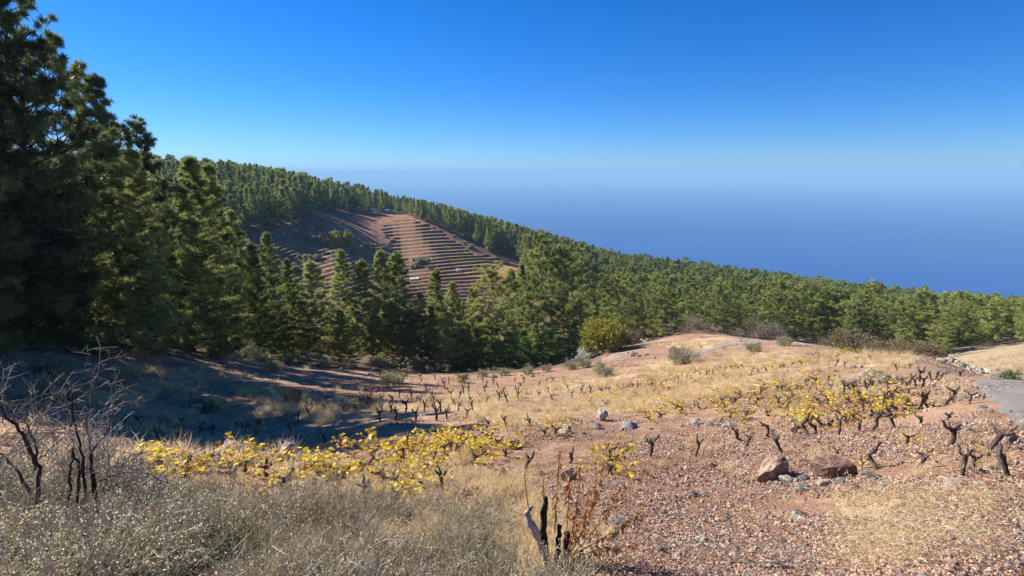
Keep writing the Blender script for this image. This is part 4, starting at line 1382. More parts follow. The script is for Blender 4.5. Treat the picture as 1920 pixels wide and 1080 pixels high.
for a in [
    (1447, 896, 78, 'red', 'big reddish wedge shaped boulder with a dark right end below the two armed vine', None, 'boulder', (0.6, 0.72), 0.3),
    (1562, 893, 84, 'red', 'big rounded boulder with pale top and red brown face', None, 'boulder', (0.7, 0.62), 0.3),
    (1638, 898, 34, 'grey', 'flat grey lichen stone at the foot of the hooked vine', None, 'rock', (0.7, 0.5)),
    (1545, 912, 32, 'pale', 'pale cracked stone directly below the rounded red boulder', None, 'rock', (0.7, 0.6)),
    (1573, 906, 34, 'grey', 'dark olive grey stone tucked under the rounded red boulder', None, 'rock', (0.7, 0.6)),
    (1600, 918, 34, 'red', 'rust brown stone right of the dark olive one', None, 'rock', (0.8, 0.6)),
    (1474, 903, 28, 'pale', 'pinkish square stone in the shadow of the wedge boulder', None, 'rock', (0.8, 0.7)),
    (1505, 900, 30, 'grey', 'grey stone bridging the two big boulders', None, 'rock', (0.8, 0.6)),
    (1505, 918, 40, 'pale', 'flat sandy stone below the gap of the two big boulders', None, 'rock', (0.8, 0.4)),
    (1127, 788, 32, 'pale', 'round cream coloured boulder on the bank behind the forked vine', None, 'boulder', (0.8, 0.85), 0.15),
    (1118, 803, 30, 'grey', 'dark flat rock under the round cream boulder', None, 'rock', (0.8, 0.5)),
    (1178, 803, 46, 'grey', 'broad flat blue grey rock right of the cream boulder', None, 'rock', (0.7, 0.4)),
    (1062, 812, 40, 'pale', 'pale angular rock heap left of the cream boulder', None, 'rock', (0.7, 0.5)),
    (1303, 795, 30, 'pale', 'tan rounded rock at the upper edge of the bare soil row', None, 'rock', (0.7, 0.6)),
    (1330, 798, 26, 'grey', 'grey rock beside the tan rounded one', None, 'rock', (0.7, 0.5)),
    (440, 856, 52, 'red', 'largest brown block of the stone edge before the shadow', None, 'boulder', (0.8, 0.8), 0.12),
    (541, 872, 50, 'pale', 'pointed whitish slab leaning in the stone edge', None, 'boulder', (0.5, 1.0), 0.1),
    (406, 854, 22, 'pale', 'small round pale stone left of the brown block', None, 'rock', (0.9, 0.8)),
    (381, 858, 32, 'red', 'dark triangular stone in the stone edge', None, 'rock', (0.7, 0.9)),
    (578, 874, 28, 'pale', 'small pale stone right of the leaning slab', None, 'rock', (0.8, 0.7)),
    (505, 862, 26, 'grey', 'bluish small stone between the brown block and the leaning slab', None, 'rock', (0.8, 0.6)),
    (248, 858, 34, 'grey', 'flat blue grey slab at the left end of the stone edge', None, 'rock', (0.7, 0.4)),
    (212, 862, 30, 'red', 'brown lump stone next to the flat blue grey slab', None, 'rock', (0.7, 0.7)),
    (190, 900, 44, 'grey', 'grey rock behind the stems of the dead shrub', None, 'rock', (0.7, 0.6)),
    (560, 915, 40, 'pale', 'pale weathered rock under the yellow strip, beside a red leaf', None, 'rock', (0.7, 0.5)),
    (944, 898, 32, 'pale', 'whitish cracked stone left of the vine with three stubs', None, 'rock', (0.6, 1.0), 0.1),
    (957, 842, 20, 'red', 'upright pink stone beside the vine row', None, 'rock', (0.6, 1.2), 0.1),
    (965, 838, 24, 'grey', 'grey stone touching the upright pink stone', None, 'rock', (0.8, 0.8)),
    (1068, 900, 36, 'pale', 'flat pale slab leaning below the bent vine', None, 'rock', (0.5, 1.0)),
    (1164, 985, 34, 'grey', 'dark grey stone lying in dry grass right of the leafy stump', None, 'rock', (0.8, 0.6)),
    (1660, 719, 29, 'grey', 'dark round boulder alone on the upper slope', None, 'boulder', (0.9, 0.75), 0.12),
    (1681, 713, 18, 'pale', 'pale rounded rock behind the dark round boulder', None, 'rock', (0.9, 0.9)),
    (1624, 724, 30, 'grey', 'flat grey rock below the dark round boulder', None, 'rock', (0.8, 0.4)),
    (1890, 832, 40, 'pale', 'tan boulder at the road edge beside the T shaped vine', None, 'boulder', (0.7, 0.65), 0.15),
    (1772, 699, 24, 'grey', 'low grey rock on the bare slope above the road', None, 'rock', (0.8, 0.45)),
    (1806, 748, 26, 'grey', 'slate grey flat stone near the road bend', None, 'rock', (0.8, 0.4)),
    (1844, 765, 22, 'grey', 'small dark stone closer to the road bend', None, 'rock', (0.8, 0.4)),
    (1792, 912, 60, 'pale', 'wide pale lavender flat rock under the right hand vines', None, 'rock', (0.7, 0.3)),
    (1838, 914, 40, 'pale', 'cream flat rock next to the dark vine stub', None, 'rock', (0.7, 0.4)),
    (1905, 992, 30, 'grey', 'blue grey stone close to the right frame edge', None, 'rock', (0.8, 0.6)),
    (1915, 1012, 34, 'pale', 'whitish stone in front of the blue grey one near the edge', None, 'rock', (0.8, 0.6)),
    (1797, 1032, 34, 'grey', 'half buried grey stone in straw, bottom right area', None, 'rock', (0.8, 0.4)),
    (1502, 966, 30, 'grey', 'lone grey stone on the trampled straw path', None, 'rock', (0.8, 0.5)),
    (1595, 984, 26, 'red', 'brown stone with a black end on the trampled path', None, 'rock', (0.7, 0.6)),
    (1772, 972, 20, 'grey', 'small dark purple stone right on the trampled path', None, 'rock', (0.8, 0.6)),
    (1298, 932, 36, 'red', 'brown stone left of the pair on bare soil', None, 'rock', (0.7, 0.5)),
    (1318, 930, 26, 'grey', 'grey stone right of the pair on bare soil', None, 'rock', (0.8, 0.6)),
    (1240, 1040, 32, 'grey', 'dark broken stone above the grass tuft at the bottom', None, 'rock', (0.8, 0.7)),
    (1265, 970, 30, 'grey', 'grey flat stone near the orange one in dry grass', None, 'rock', (0.8, 0.4)),
    (82, 752, 52, 'pale', 'bluish white rock glimmering in the shade behind the dead shrub', None, 'boulder', (0.7, 0.5), 0.25),
    (465, 803, 26, 'grey', 'dark blue boulder standing in the deep shadow', None, 'boulder', (0.9, 0.9), 0.15),
    (385, 806, 42, 'grey', 'low broad rock in the deep shadow', None, 'rock', (0.8, 0.5)),
    (634, 800, 34, 'grey', 'dark rock at the tip of the shadow', None, 'rock', (0.8, 0.5)),
    (1210, 640, 26, 'pale', 'pale flat rock right of the yellow green bush, end of a dark gap', None, 'rock', (0.8, 0.4)),
]:
    rock(*a)
# the tumbled wall on the crest beside the road
wall = [(1736, 664, 13), (1746, 662, 14), (1753, 664, 16), (1764, 667, 12), (1771, 672, 14), (1778, 676, 12), (1786, 680, 15), (1765, 681, 16), (1795, 683, 12), (1802, 688, 13), (1809, 690, 16), (1817, 694, 12), (1824, 694, 14), (1834, 697, 14), (1842, 701, 12), (1853, 702, 16), (1862, 706, 13), (1874, 708, 12)]
for i, (px, py, w) in enumerate(wall):
    rock(px, py, w * 1.15, ['pale', 'grey', 'grey', 'pale'][i % 4], '%s block from the crest end of the tumbled wall above the road' % nth(i + 1), 'blocks of the tumbled crest wall', 'rock', (0.8, 0.7), 0.15)
# edge stones of the hollow and other stones one can pick out
zones = [([(700, 700), (760, 700), (820, 706), (900, 708), (980, 706), (1030, 700)], 18, (6, 11), 'stone of the low broken edge below the valley pines', 'stones of the low edge below the pines'),
         ([(150, 700), (300, 730), (450, 745), (560, 770)], 16, (10, 22), 'stone in the shaded hollow before the dark stand', 'stones in the shaded hollow'),
         ([(560, 690), (640, 690), (700, 700)], 8, (7, 12), 'stone lying at the shaded upper rim of the field', 'stones at the shaded rim'),
         ([(1180, 668), (1200, 664), (1232, 672)], 9, (7, 12), 'pale stone of the small heap right of the gravel mound', 'stones of the pale heap'),
         ([(180, 858), (330, 860), (480, 866), (620, 874)], 30, (11, 26), 'small stone wedged in the stone edge under the vines', 'small stones of the stone edge'),
         ([(1480, 915), (1560, 925), (1660, 918)], 14, (9, 18), 'small stone scattered below the two big boulders', 'small stones below the boulders'),
         ([(1590, 735), (1640, 705), (1600, 690)], 12, (10, 22), 'grey stone of the patch on the knoll side', 'grey stones on the knoll side'),
         ([(1000, 815), (1120, 808), (1260, 800), (1400, 800)], 18, (8, 18), 'stone along the top of the bare soil bank', 'stones on top of the bare bank'),
         ([(1200, 1000), (1500, 1000), (1850, 1000)], 20, (9, 20), 'stone lying in the straw on the near path', 'stones on the near path')]
for pts, n, (w0, w1), lb, gp_ in zones:
    P_ = np.array(pts, float)
    for i in range(n):
        u = rk.uniform(0, len(P_) - 1.001); k = int(u); q = P_[k] + (P_[k + 1] - P_[k]) * (u - k)
        jy = 30 if 'near path' in gp_ or 'hollow' in gp_ else (10 if 'boulders' in gp_ or 'knoll' in gp_ else 4)
        rock(q[0] + rk.uniform(-8, 8), q[1] + rk.uniform(-jy, jy), rk.uniform(w0, w1), str(rk.choice(['red', 'grey', 'pale', 'pale'])), lb, gp_, 'stone', (0.8, 0.6))

# gravel mound
c0 = at_range(1112, 58)
GM = [c0, c0 + Vector((3.6, 0, 0))]
g = Geo()
nn = 40
u, v = np.meshgrid(np.linspace(0, 1, nn), np.linspace(0, 2 * np.pi, 64, endpoint=False), indexing='ij')
wr = (GM[1] - GM[0]).length
mx = c0.x + u * np.cos(v) * wr; my = c0.y + 1.5 + u * np.sin(v) * wr * 0.6
mz = ground_z_arr(mx, my) - 0.15 + (1.35 * (1 - u ** 1.6)) * (1 + 0.2 * vnoise(mx / 1.1, my / 1.1, 4)) + 0.14 * vnoise(mx / 0.35, my / 0.35, 12)
ii = np.arange(nn * 64).reshape(nn, 64)
q = np.stack([ii[:-1], ii[1:], np.roll(ii, -1, 1)[1:], np.roll(ii, -1, 1)[:-1]], -1).reshape(-1, 4)
mm, nt, b = mat_new('gravel_heap')
gp = nd(nt, 'ShaderNodeNewGeometry').outputs['Position']
nt.links.new(ramp(nt, noise(nt, 6, 6, 0.75, gp), [(0.35, (0.10, 0.09, 0.083)), (0.5, (0.20, 0.18, 0.165)), (0.66, (0.31, 0.285, 0.26))]), b.inputs['Base Color'])
b.inputs['Roughness'].default_value = 0.95
bump(nt, b, noise(nt, 8, 5, 0.7, gp), 1.0, 0.12)
obj('gravel_mound', new_mesh('gravel_mound', np.stack([mx, my, mz], -1).reshape(-1, 3), q, mm, True), label='low grey mound of gravel left of the yellow green bush', cat='gravel mound')

# ------------------------------------------------------------------ bushes and dead wood
twig_grey = woody('grey_twigs', [(0.3, (0.10, 0.080, 0.065)), (0.55, (0.25, 0.205, 0.165)), (0.8, (0.46, 0.40, 0.33))], 20, 0.4, 0.004)
twig_brown = woody('brown_twigs', [(0.3, (0.07, 0.048, 0.036)), (0.55, (0.17, 0.12, 0.09)), (0.8, (0.30, 0.22, 0.17))], 20, 0.4, 0.004)
charred = woody('charred_wood', [(0.30, (0.018, 0.014, 0.013)), (0.48, (0.06, 0.045, 0.038)), (0.60, (0.22, 0.18, 0.15)), (0.75, (0.48, 0.43, 0.38))], 14, 1.0, 0.02)
bush_gg = leafy('grey_green_leaf', [(0.0, (0.17, 0.18, 0.095)), (0.5, (0.31, 0.31, 0.165)), (1.0, (0.46, 0.44, 0.27))], 0.3)
bush_yg = leafy('yellow_green_leaf', [(0.0, (0.10, 0.10, 0.018)), (0.4, (0.28, 0.27, 0.035)), (0.75, (0.43, 0.38, 0.05)), (1.0, (0.55, 0.42, 0.09))], 0.35)
bush_ol = leafy('olive_brown_leaf', [(0.0, (0.10, 0.085, 0.04)), (0.5, (0.20, 0.16, 0.075)), (1.0, (0.31, 0.24, 0.13))], 0.3)
bush_gr = leafy('green_leaf', [(0.0, (0.05, 0.085, 0.025)), (0.5, (0.12, 0.17, 0.045)), (1.0, (0.24, 0.28, 0.09))], 0.3)
bush_rd = leafy('red_orange_leaf', [(0.0, (0.30, 0.07, 0.03)), (0.5, (0.42, 0.15, 0.045)), (1.0, (0.52, 0.30, 0.08))], 0.4)
mauve = leafy('mauve_twig_leaf', [(0.0, (0.14, 0.10, 0.085)), (0.5, (0.24, 0.185, 0.155)), (1.0, (0.36, 0.30, 0.25))], 0.25)


def shrub(seed, h, spread, stems=5, levels=4, r0=0.05, wood=None, leaves=0, lmat=None, lL=0.12, lw=0.05, sides=5, up=0.5, split=3, dome=True, name='shrub', outer=0.5, parts=('branches', 'foliage'), tmin=0.004):
    global RNG
    keep = RNG
    RNG = np.random.default_rng(seed)
    g = Geo()
    ends = []

    def grow(o, d, ln, r, lev):
        k = 4
        t = np.linspace(0, 1, k)[:, None]
        jit = np.cumsum(RNG.normal(0, 0.07 * ln, (k, 3)), 0); jit[0] = 0
        P = o + d * ln * t + jit
        r1 = max(r * 0.6, tmin)
        g.tube(P, np.linspace(r, r1, k), sides if lev < 2 else 3, 0.5 + 0.10 * lev - 0.15, cap=False, rough=0.1 if lev < 2 else 0)
        ends.append((P[-1], d, lev)); ends.append((P[2], d, lev))
        if lev + 1 < levels:
            for i in range(split):
                nd_ = unit(d + RNG.normal(0, 0.55, 3) + np.array([0, 0, up * 0.35]))
                s_ = P[RNG.integers(1, k)] if i else P[-1]
                grow(s_, nd_, ln * RNG.uniform(0.6, 0.85), r1 * 0.85, lev + 1)

    tot = sum(0.72 ** i for i in range(levels))
    for i in range(stems):
        a = 6.28 * (i + RNG.uniform(0, 0.8)) / stems
        e = RNG.uniform(0.35, 1.0)
        d = unit(np.array([math.cos(a) * spread / h * e, math.sin(a) * spread / h * e, 0.8]))
        grow(np.array([0.04 * math.cos(a), 0.04 * math.sin(a), -0.1]), d, h / tot * RNG.uniform(0.85, 1.15), r0 * RNG.uniform(0.7, 1.1), 0)
    e_ = proto_root(name)
    obj(parts[0], g.mesh(name + '_wood', wood or twig_grey), e_)
    if leaves:
        l = Geo()
        E = [x for x in ends if x[2] >= levels * outer]
        C = np.array([x[0] for x in E]); D = np.array([x[1] for x in E])
        ix = RNG.integers(0, len(C), leaves)
        cen = C[ix] + RNG.normal(0, 0.06 * h, (leaves, 3))
        cen[:, 2] = np.maximum(cen[:, 2], 0.02)
        small_leaves(l, cen, D[ix] + RNG.normal(0, 0.8, (leaves, 3)), lL * RNG.uniform(0.6, 1.2, leaves), lw, np.clip(RNG.normal(0.5, 0.22, leaves), 0, 1))
        obj(parts[1], l.mesh(name + '_leaves', lmat), e_)
    RNG = keep
    return e_


def put(proto, px, py, s, label, cat, group=None, dy=0.0, rz=None, r=None):
    p = ground_at(px, py) if r is None else at_range(px, r)
    if p is None:
        return None
    return place(proto, (p.x, p.y + dy, p.z - 0.03), random.uniform(0, 6.28) if rz is None else rz, s, label, cat, group)


yb = shrub(1, 4.0, 3.0, 9, 5, 0.07, twig_brown, 9000, bush_yg, 0.26, 0.15, name='bush', up=0.3)
put(yb, 1138, 657, 0.98, 'big rounded yellow green bush beside the grey gravel mound', 'bush', r=55)
ob = shrub(2, 2.4, 2.2, 7, 5, 0.05, twig_brown, 1800, bush_ol, 0.18, 0.09, name='bush')
put(ob, 1172, 662, 1.0, 'olive brown low bush against the right foot of the yellow green one', 'bush', r=57)
bt = shrub(3, 2.9, 2.6, 4, 6, 0.13, twig_brown, 2600, mauve, 0.20, 0.035, name='bare_tree', up=0.15, parts=('trunk', 'twigs'))
put(bt, 1438, 641, 1.0, 'bare round crowned tree with a short forked trunk on the knoll', 'bare tree', r=59)
bt2 = shrub(4, 2.7, 2.9, 5, 6, 0.11, twig_brown, 2600, mauve, 0.20, 0.035, name='bare_tree', up=0.1, parts=('trunk', 'twigs'))
put(bt2, 1287, 624, 1.0, 'bare fan shaped tree on the rim right of the yellow green bush', 'bare tree', r=66)
wg = shrub(5, 1.5, 1.8, 8, 5, 0.03, twig_grey, 500, mauve, 0.14, 0.03, name='bush', parts=('branches', 'twigs'))
put(wg, 1338, 628, 1.0, 'whitish twiggy bush between the two bare trees, left one', 'bush', 'whitish twiggy bushes', r=66)
put(wg, 1386, 629, 0.9, 'whitish twiggy bush close to the bare round crowned tree', 'bush', 'whitish twiggy bushes', r=65)
put(wg, 1292, 680, 0.9, 'pale twiggy bush by the near end of the dirt track', 'bush', 'whitish twiggy bushes')
gb = shrub(6, 1.5, 1.5, 9, 4, 0.025, twig_grey, 2200, bush_gg, 0.16, 0.045, name='bush')
for px, py, s, lab in [(1272, 682, 0.95, 'grey green bush left of the pale twiggy one at the track'), (1095, 690, 0.7, 'dull green bush on the slope below the gravel mound'), (1070, 694, 0.65, 'dull green bush lower left of the gravel mound'),
                       (1130, 705, 0.8, 'small green bush on the reddish slope below the mound'), (735, 724, 0.75, 'feathery grey green broom bush on the hollow edge'), (905, 706, 0.5, 'flat grey green bush below the valley pines, left one'),
                       (945, 704, 0.6, 'flat grey green bush below the valley pines, middle one'), (990, 702, 0.6, 'flat grey green bush below the valley pines, right one'), (1412, 660, 0.6, 'pale green weed bush before the dirt track'),
                       (1470, 648, 0.6, 'low dark green bush at the foot of the bare round tree'), (1025, 697, 0.55, 'dull bush at the right end of the low stone edge')]:
    put(gb, px, py, s, lab, 'bush', 'grey green bushes')
grb = shrub(7, 1.0, 0.9, 8, 4, 0.02, twig_brown, 1500, bush_gr, 0.13, 0.03, name='bush')
for px, py, s, lab in [(866, 717, 0.8, 'fresh green bush at the middle of the low stone edge'), (516, 684, 0.7, 'bright green weed in the shade at the left rim'), (5, 668, 1.0, 'light green bush by the thick trunk at the left frame edge'),
                       (180, 668, 1.2, 'dark green bush below the dark stand'), (1893, 712, 0.35, 'small fresh green shrub beyond the road'), (128, 655, 1.1, 'dark green bush under the dark stand, left one')]:
    put(grb, px, py, s, lab, 'bush', 'green bushes')
br = shrub(8, 1.5, 1.3, 5, 5, 0.03, twig_brown, 0, name='dead_shrub', parts=('branches',))
for px, py, s, lab in [(672, 728, 0.7, 'bare reddish shrub on the upper hollow slope'), (700, 722, 0.6, 'small bare shrub next to the reddish one'), (780, 752, 0.65, 'bare spreading shrub in the middle of the hollow'), (600, 775, 0.5, 'bare twiggy shrub at the lit edge of the shadow'),
                       (586, 760, 0.5, 'small bare shrub in pale grass at the shadow edge'), (350, 765, 0.7, 'bare shrub in the tree shadow'), (1360, 655, 0.5, 'leafless sapling beside the dirt track'), (1392, 642, 0.5, 'leafless sapling on the dirt track verge'), (1345, 668, 0.4, 'thin leafless sapling below the dirt track')]:
    put(br, px, py, s, lab, 'dead shrub', 'bare shrubs')
rb = shrub(9, 0.9, 0.9, 5, 4, 0.02, twig_brown, 260, bush_rd, 0.09, 0.05, name='bush')
put(rb, 694, 762, 1.0, 'orange leaved small bush in dry grass on the hollow slope', 'bush', 'red and orange bushes')
put(rb, 552, 758, 1.0, 'red leaved small bush at the lit edge of the shadow', 'bush', 'red and orange bushes')
hb = shrub(10, 2.6, 3.2, 9, 5, 0.05, twig_brown, 2600, bush_ol, 0.24, 0.08, name='bush', up=0.05)
for px, r, s, lab in [(1600, 58, 1.15, 'large olive brown bush with an arching flat top behind the crest'), (1565, 62, 0.8, 'olive brown bush left of the arching one'), (1650, 52, 0.8, 'brown bush of the thicket behind the crest, left end'),
                      (1680, 46, 0.75, 'brown bush in the thicket behind the crest, second'), (1706, 42, 0.62, 'reddish brown bush of the thicket behind the crest'), (1732, 39, 0.6, 'bare reddish bush at the right end of the thicket'), (1630, 60, 0.8, 'brown bush between the arching bush and the thicket')]:
    put(hb, px, 640, s, lab, 'bush', 'olive brown bushes behind the crest', r=r)
# undergrowth under the valley pines and the dark stand
for i in range(14):
    px = 400 + i * 42 + random.uniform(-10, 10)
    put(gb, px, 690, random.uniform(0.7, 1.2), 'low bush in the gloom under the valley pines', 'bush', 'undergrowth bushes below the pines', r=np.interp(px, [400, 600, 960], [43, 50, 58]) + random.uniform(0, 6))
for i in range(9):
    put(grb, 30 + i * 45, 690, random.uniform(0.9, 1.5), 'low dark bush along the foot of the shaded stand', 'bush', 'bushes along the foot of the shaded stand', r=np.interp(i, [0, 8], [33, 40]) + random.uniform(0, 2))

hr = np.random.default_rng(31)
for i in range(12):
    put([gb, br, grb][i % 3], hr.uniform(60, 560), hr.uniform(690, 775), hr.uniform(0.35, 0.7), ['small grey bush in the shaded hollow', 'small leafless shrub in the shaded hollow', 'small green bush in the shaded hollow'][i % 3], 'bush', 'small bushes in the shaded hollow')

# terrace slope: yellow trees, shrubs, cistern, boxes
yt = shrub(12, 4.5, 2.6, 4, 5, 0.10, twig_brown, 2600, bush_yg, 0.5, 0.34, name='yellow_tree', parts=('trunk', 'crown'), outer=0.35)
put(yt, 627, 458, 1.1, 'round yellow tree, left one of two on the far terraces', 'tree', 'yellow trees on the terraces')
put(yt, 654, 463, (0.8, 0.8, 1.35), 'taller greenish yellow tree, right one of two on the far terraces', 'tree', 'yellow trees on the terraces')
fb = shrub(13, 2.6, 2.6, 6, 4, 0.06, twig_grey, 1100, bush_gg, 0.6, 0.3, name='bush', outer=0.3)
fbr = np.random.default_rng(21)
for cx, cy_, sx, sy, n, lab, gp_ in [(690, 470, 34, 9, 9, 'grey green bush right of the yellow trees on the far terraces', 'bushes right of the yellow trees'),
                                     (590, 452, 26, 7, 7, 'bush in the strip left of the yellow trees', 'bushes left of the yellow trees'),
                                     (785, 498, 26, 9, 12, 'silvery bush of the thicket between the two terrace fields', 'bushes between the terrace fields'),
                                     (860, 455, 30, 12, 8, 'bush on the bare shaded slope above the terrace edge', 'bushes above the terrace edge'),
                                     (560, 500, 40, 14, 9, 'dull bush on the slope under the lower terraces', 'bushes under the lower terraces'),
                                     (600, 425, 50, 10, 6, 'low bush on the bare shaded clearing', 'bushes of the shaded clearing')]:
    for i in range(n):
        put(fb, cx + fbr.uniform(-sx, sx), cy_ + fbr.uniform(-sy, sy), fbr.uniform(0.5, 1.0), lab, 'bush', gp_)

mw, nt, b = mat_new('whitewashed_concrete')
b.inputs['Roughness'].default_value = 0.8
nt.links.new(ramp(nt, noise(nt, 2.5, 4, 0.6), [(0.35, (0.45, 0.43, 0.40)), (0.6, (0.60, 0.58, 0.54))]), b.inputs['Base Color'])
mdk, nt, b = mat_new('weathered_sheet')
b.inputs['Base Color'].default_value = (0.30, 0.31, 0.31, 1)
b.inputs['Roughness'].default_value = 0.6


def box(g, x0, y0, z0, x1, y1, z1):
    V = [(x, y, z) for z in (z0, z1) for x, y in ((x0, y0), (x1, y0), (x1, y1), (x0, y1))]
    g.add(V, None, [(0, 3, 2, 1), (4, 5, 6, 7), (0, 1, 5, 4), (1, 2, 6, 5), (2, 3, 7, 6), (3, 0, 4, 7)])


p = ground_at(777, 526)
if p is not None:
    e = proto_root('cistern')
    w = Geo()
    for a in ((-2.2, -1.5, -1.2, 2.2, -1.25, 0.9), (-2.2, 1.25, -1.2, 2.2, 1.5, 0.9), (-2.2, -1.247, -1.2, -1.95, 1.247, 0.9), (1.95, -1.247, -1.2, 2.2, 1.247, 0.9)):
        box(w, *a)
    obj('wall', w.mesh('cistern_wall', mw), e)
    c = Geo(); box(c, -2.35, -1.62, 0.905, 0.4, 1.62, 1.02); box(c, 0.5, -1.62, 0.905, 2.35, 1.62, 1.06)
    obj('cover', c.mesh('cistern_cover', mw), e)
    d = Geo(); box(d, -0.5, -1.56, -0.1, 0.4, -1.503, 0.6)
    obj('hatch', d.mesh('cistern_hatch', mdk), e)
    place(e, (p.x, p.y, p.z + 0.15), 0.25, 0.75, 'white walled cistern with a flat cover on the lower terraces', 'cistern')
p = ground_at(860, 509)
if p is not None:
    e = proto_root('water_box')
    w = Geo(); box(w, -0.8, -0.6, -0.6, 0.8, 0.6, 0.85); obj('wall', w.mesh('water_box_wall', mw), e)
    c = Geo(); box(c, -0.88, -0.68, 0.853, 0.88, 0.68, 0.98); obj('lid', c.mesh('water_box_lid', mw), e)
    place(e, (p.x, p.y, p.z), 0.3, 1.0, 'small white concrete box among the upper terrace rows', 'water box')
hive = proto_root('white_box')
w = Geo(); box(w, -0.4, -0.35, 0.15, 0.4, 0.35, 1.5); obj('body', w.mesh('white_box_body', mw), hive)
c = Geo(); box(c, -0.47, -0.42, 1.503, 0.47, 0.42, 1.6); obj('lid', c.mesh('white_box_lid', mdk), hive)
c = Geo(); [box(c, sx - 0.05, sy - 0.05, -0.4, sx + 0.05, sy + 0.05, 0.147) for sx in (-0.3, 0.3) for sy in (-0.25, 0.25)]; obj('stand', c.mesh('white_box_stand', mdk), hive)
for px, py, lab in [(711, 403, 'white box standing alone under the pines above the terraces'), (728, 405, 'left one of two white boxes under the pines at the terrace top'), (736, 405, 'right one of two white boxes under the pines at the terrace top')]:
    put(hive, px, py, 0.5, lab, 'box', 'white boxes under the pines', r=306)

# dead shrubs at the left, built stem by stem
def ray_pt(px, py, r):
    """Point at horizontal distance r on a line of sight, used to read the stems' real positions off the photograph."""
    az, t = pix_at(px, py)
    return np.array([r * math.sin(az), r * math.cos(az), t * r])


def dead(base_r, stems, label, seed, twigs=5, name='dead_shrub'):
    global RNG
    keep = RNG
    RNG = np.random.default_rng(seed)
    g = Geo(); tw = Geo()
    for (pts, r0, r1) in stems:
        k = len(pts)
        dr = np.cumsum(RNG.normal(0, 0.06, k))
        W = np.array([ray_pt(px, py, base_r + d) for (px, py), d in zip(pts, dr)])
        n = max(8, k * 4)
        t = np.linspace(0, k - 1, n)
        W2 = np.stack([np.interp(t, np.arange(k), W[:, j]) for j in range(3)], 1) + RNG.normal(0, 0.006, (n, 3))
        R2 = np.linspace(r0, r1, n) * 0.55 * (1 + 0.16 * RNG.uniform(-1, 1, n))
        g.tube(W2, R2, 7 if r0 > 0.012 else 5, 0.40 if r0 > 0.018 else 0.56, rough=0.2)
        for q in range(int(twigs * (0.9 if r0 < 0.015 else 0.7))):
            i = RNG.integers(n // 3, n)
            d = unit(W2[i] - W2[i - 1] + RNG.normal(0, 0.75, 3) + [0, 0, 0.3])
            ln = RNG.uniform(0.05, 0.24)
            Q = W2[i] + d * ln * np.linspace(0, 1, 5)[:, None] + np.cumsum(RNG.normal(0, 0.012, (5, 3)), 0) * (np.linspace(0, 1, 5)[:, None])
            tw.tube(Q, np.linspace(0.0036, 0.0014, 5), 4, 0.5, cap=False)
            for _ in range(2):
                d2 = unit(d + RNG.normal(0, 0.8, 3))
                tw.tube([Q[2], Q[2] + d2 * ln * 0.3, Q[2] + d2 * ln * 0.55], [0.002, 0.0015, 0.001], 3, 0.6, cap=False)
    c = ray_pt(*stems[0][0][0], base_r)
    e = proto_root(name)
    for gg, nm in ((g, 'branches'), (tw, 'twigs')):
        gg.V = [v - c for v in gg.V]
        obj(nm, gg.mesh(name + '_' + nm, charred if nm == 'branches' else twig_grey, True), e)
    e.location = c
    tag(e, label, 'dead shrub')
    USED.add(e.name)
    RNG = keep
    return e


dead(4.9, [([(178, 985), (176, 900), (170, 850)], 0.030, 0.018), ([(170, 850), (205, 800), (212, 760), (208, 745)], 0.014, 0.006), ([(172, 855), (160, 800), (172, 735), (175, 690), (160, 650)], 0.013, 0.005),
           ([(155, 985), (158, 900), (152, 840), (138, 790), (133, 700)], 0.024, 0.006), ([(145, 950), (148, 880), (135, 840)], 0.022, 0.015), ([(128, 960), (132, 880), (140, 845)], 0.020, 0.012),
           ([(150, 790), (185, 760), (215, 738), (240, 722)], 0.009, 0.004), ([(165, 795), (205, 772), (240, 752), (258, 746)], 0.010, 0.004), ([(140, 790), (115, 740), (92, 718)], 0.009, 0.004), ([(175, 690), (190, 676)], 0.006, 0.003),
           ([(135, 800), (120, 770), (110, 740)], 0.010, 0.004), ([(182, 905), (225, 886), (280, 888), (325, 910)], 0.012, 0.006)],
     'dead grey shrub with several dark upright stems and long pale twigs against the shadow', 61, 7)
dead(4.6, [([(68, 960), (72, 880), (50, 830), (20, 785), (-20, 750)], 0.026, 0.012), ([(70, 880), (66, 830), (45, 790), (60, 740)], 0.017, 0.006), ([(60, 930), (30, 880), (0, 850), (-30, 835)], 0.018, 0.010),
           ([(20, 790), (60, 745), (110, 735), (130, 730)], 0.008, 0.004), ([(0, 820), (50, 800), (90, 780)], 0.007, 0.003), ([(0, 860), (60, 825), (120, 800)], 0.007, 0.003), ([(5, 800), (5, 740), (8, 705)], 0.006, 0.003),
           ([(62, 830), (72, 780), (80, 735)], 0.007, 0.003), ([(35, 800), (10, 760), (-20, 735)], 0.008, 0.004), ([(72, 860), (120, 820), (150, 790)], 0.006, 0.003)],
     'dead shrub at the left frame edge with thick leaning dark stems and tangled pale twigs', 62, 10)
dead(3.9, [([(470, 1000), (520, 1003), (570, 1010), (610, 1035), (640, 1060)], 0.010, 0.004), ([(480, 1015), (540, 1000), (610, 996), (660, 1000), (710, 1015)], 0.009, 0.004), ([(520, 1003), (500, 1030), (482, 1060)], 0.006, 0.003)],
     'fallen pale bleached branch arching over the grey scrub', 63, 7, 'fallen_branch')
dead(3.6, [([(1330, 1080), (1380, 1050), (1430, 1025)], 0.009, 0.004), ([(1370, 1070), (1440, 1052), (1480, 1048)], 0.008, 0.004), ([(1440, 1062), (1470, 1058), (1500, 1066)], 0.012, 0.007)],
     'dark dead twig lying on straw at the bottom of the picture', 64, 8, 'fallen_branch')

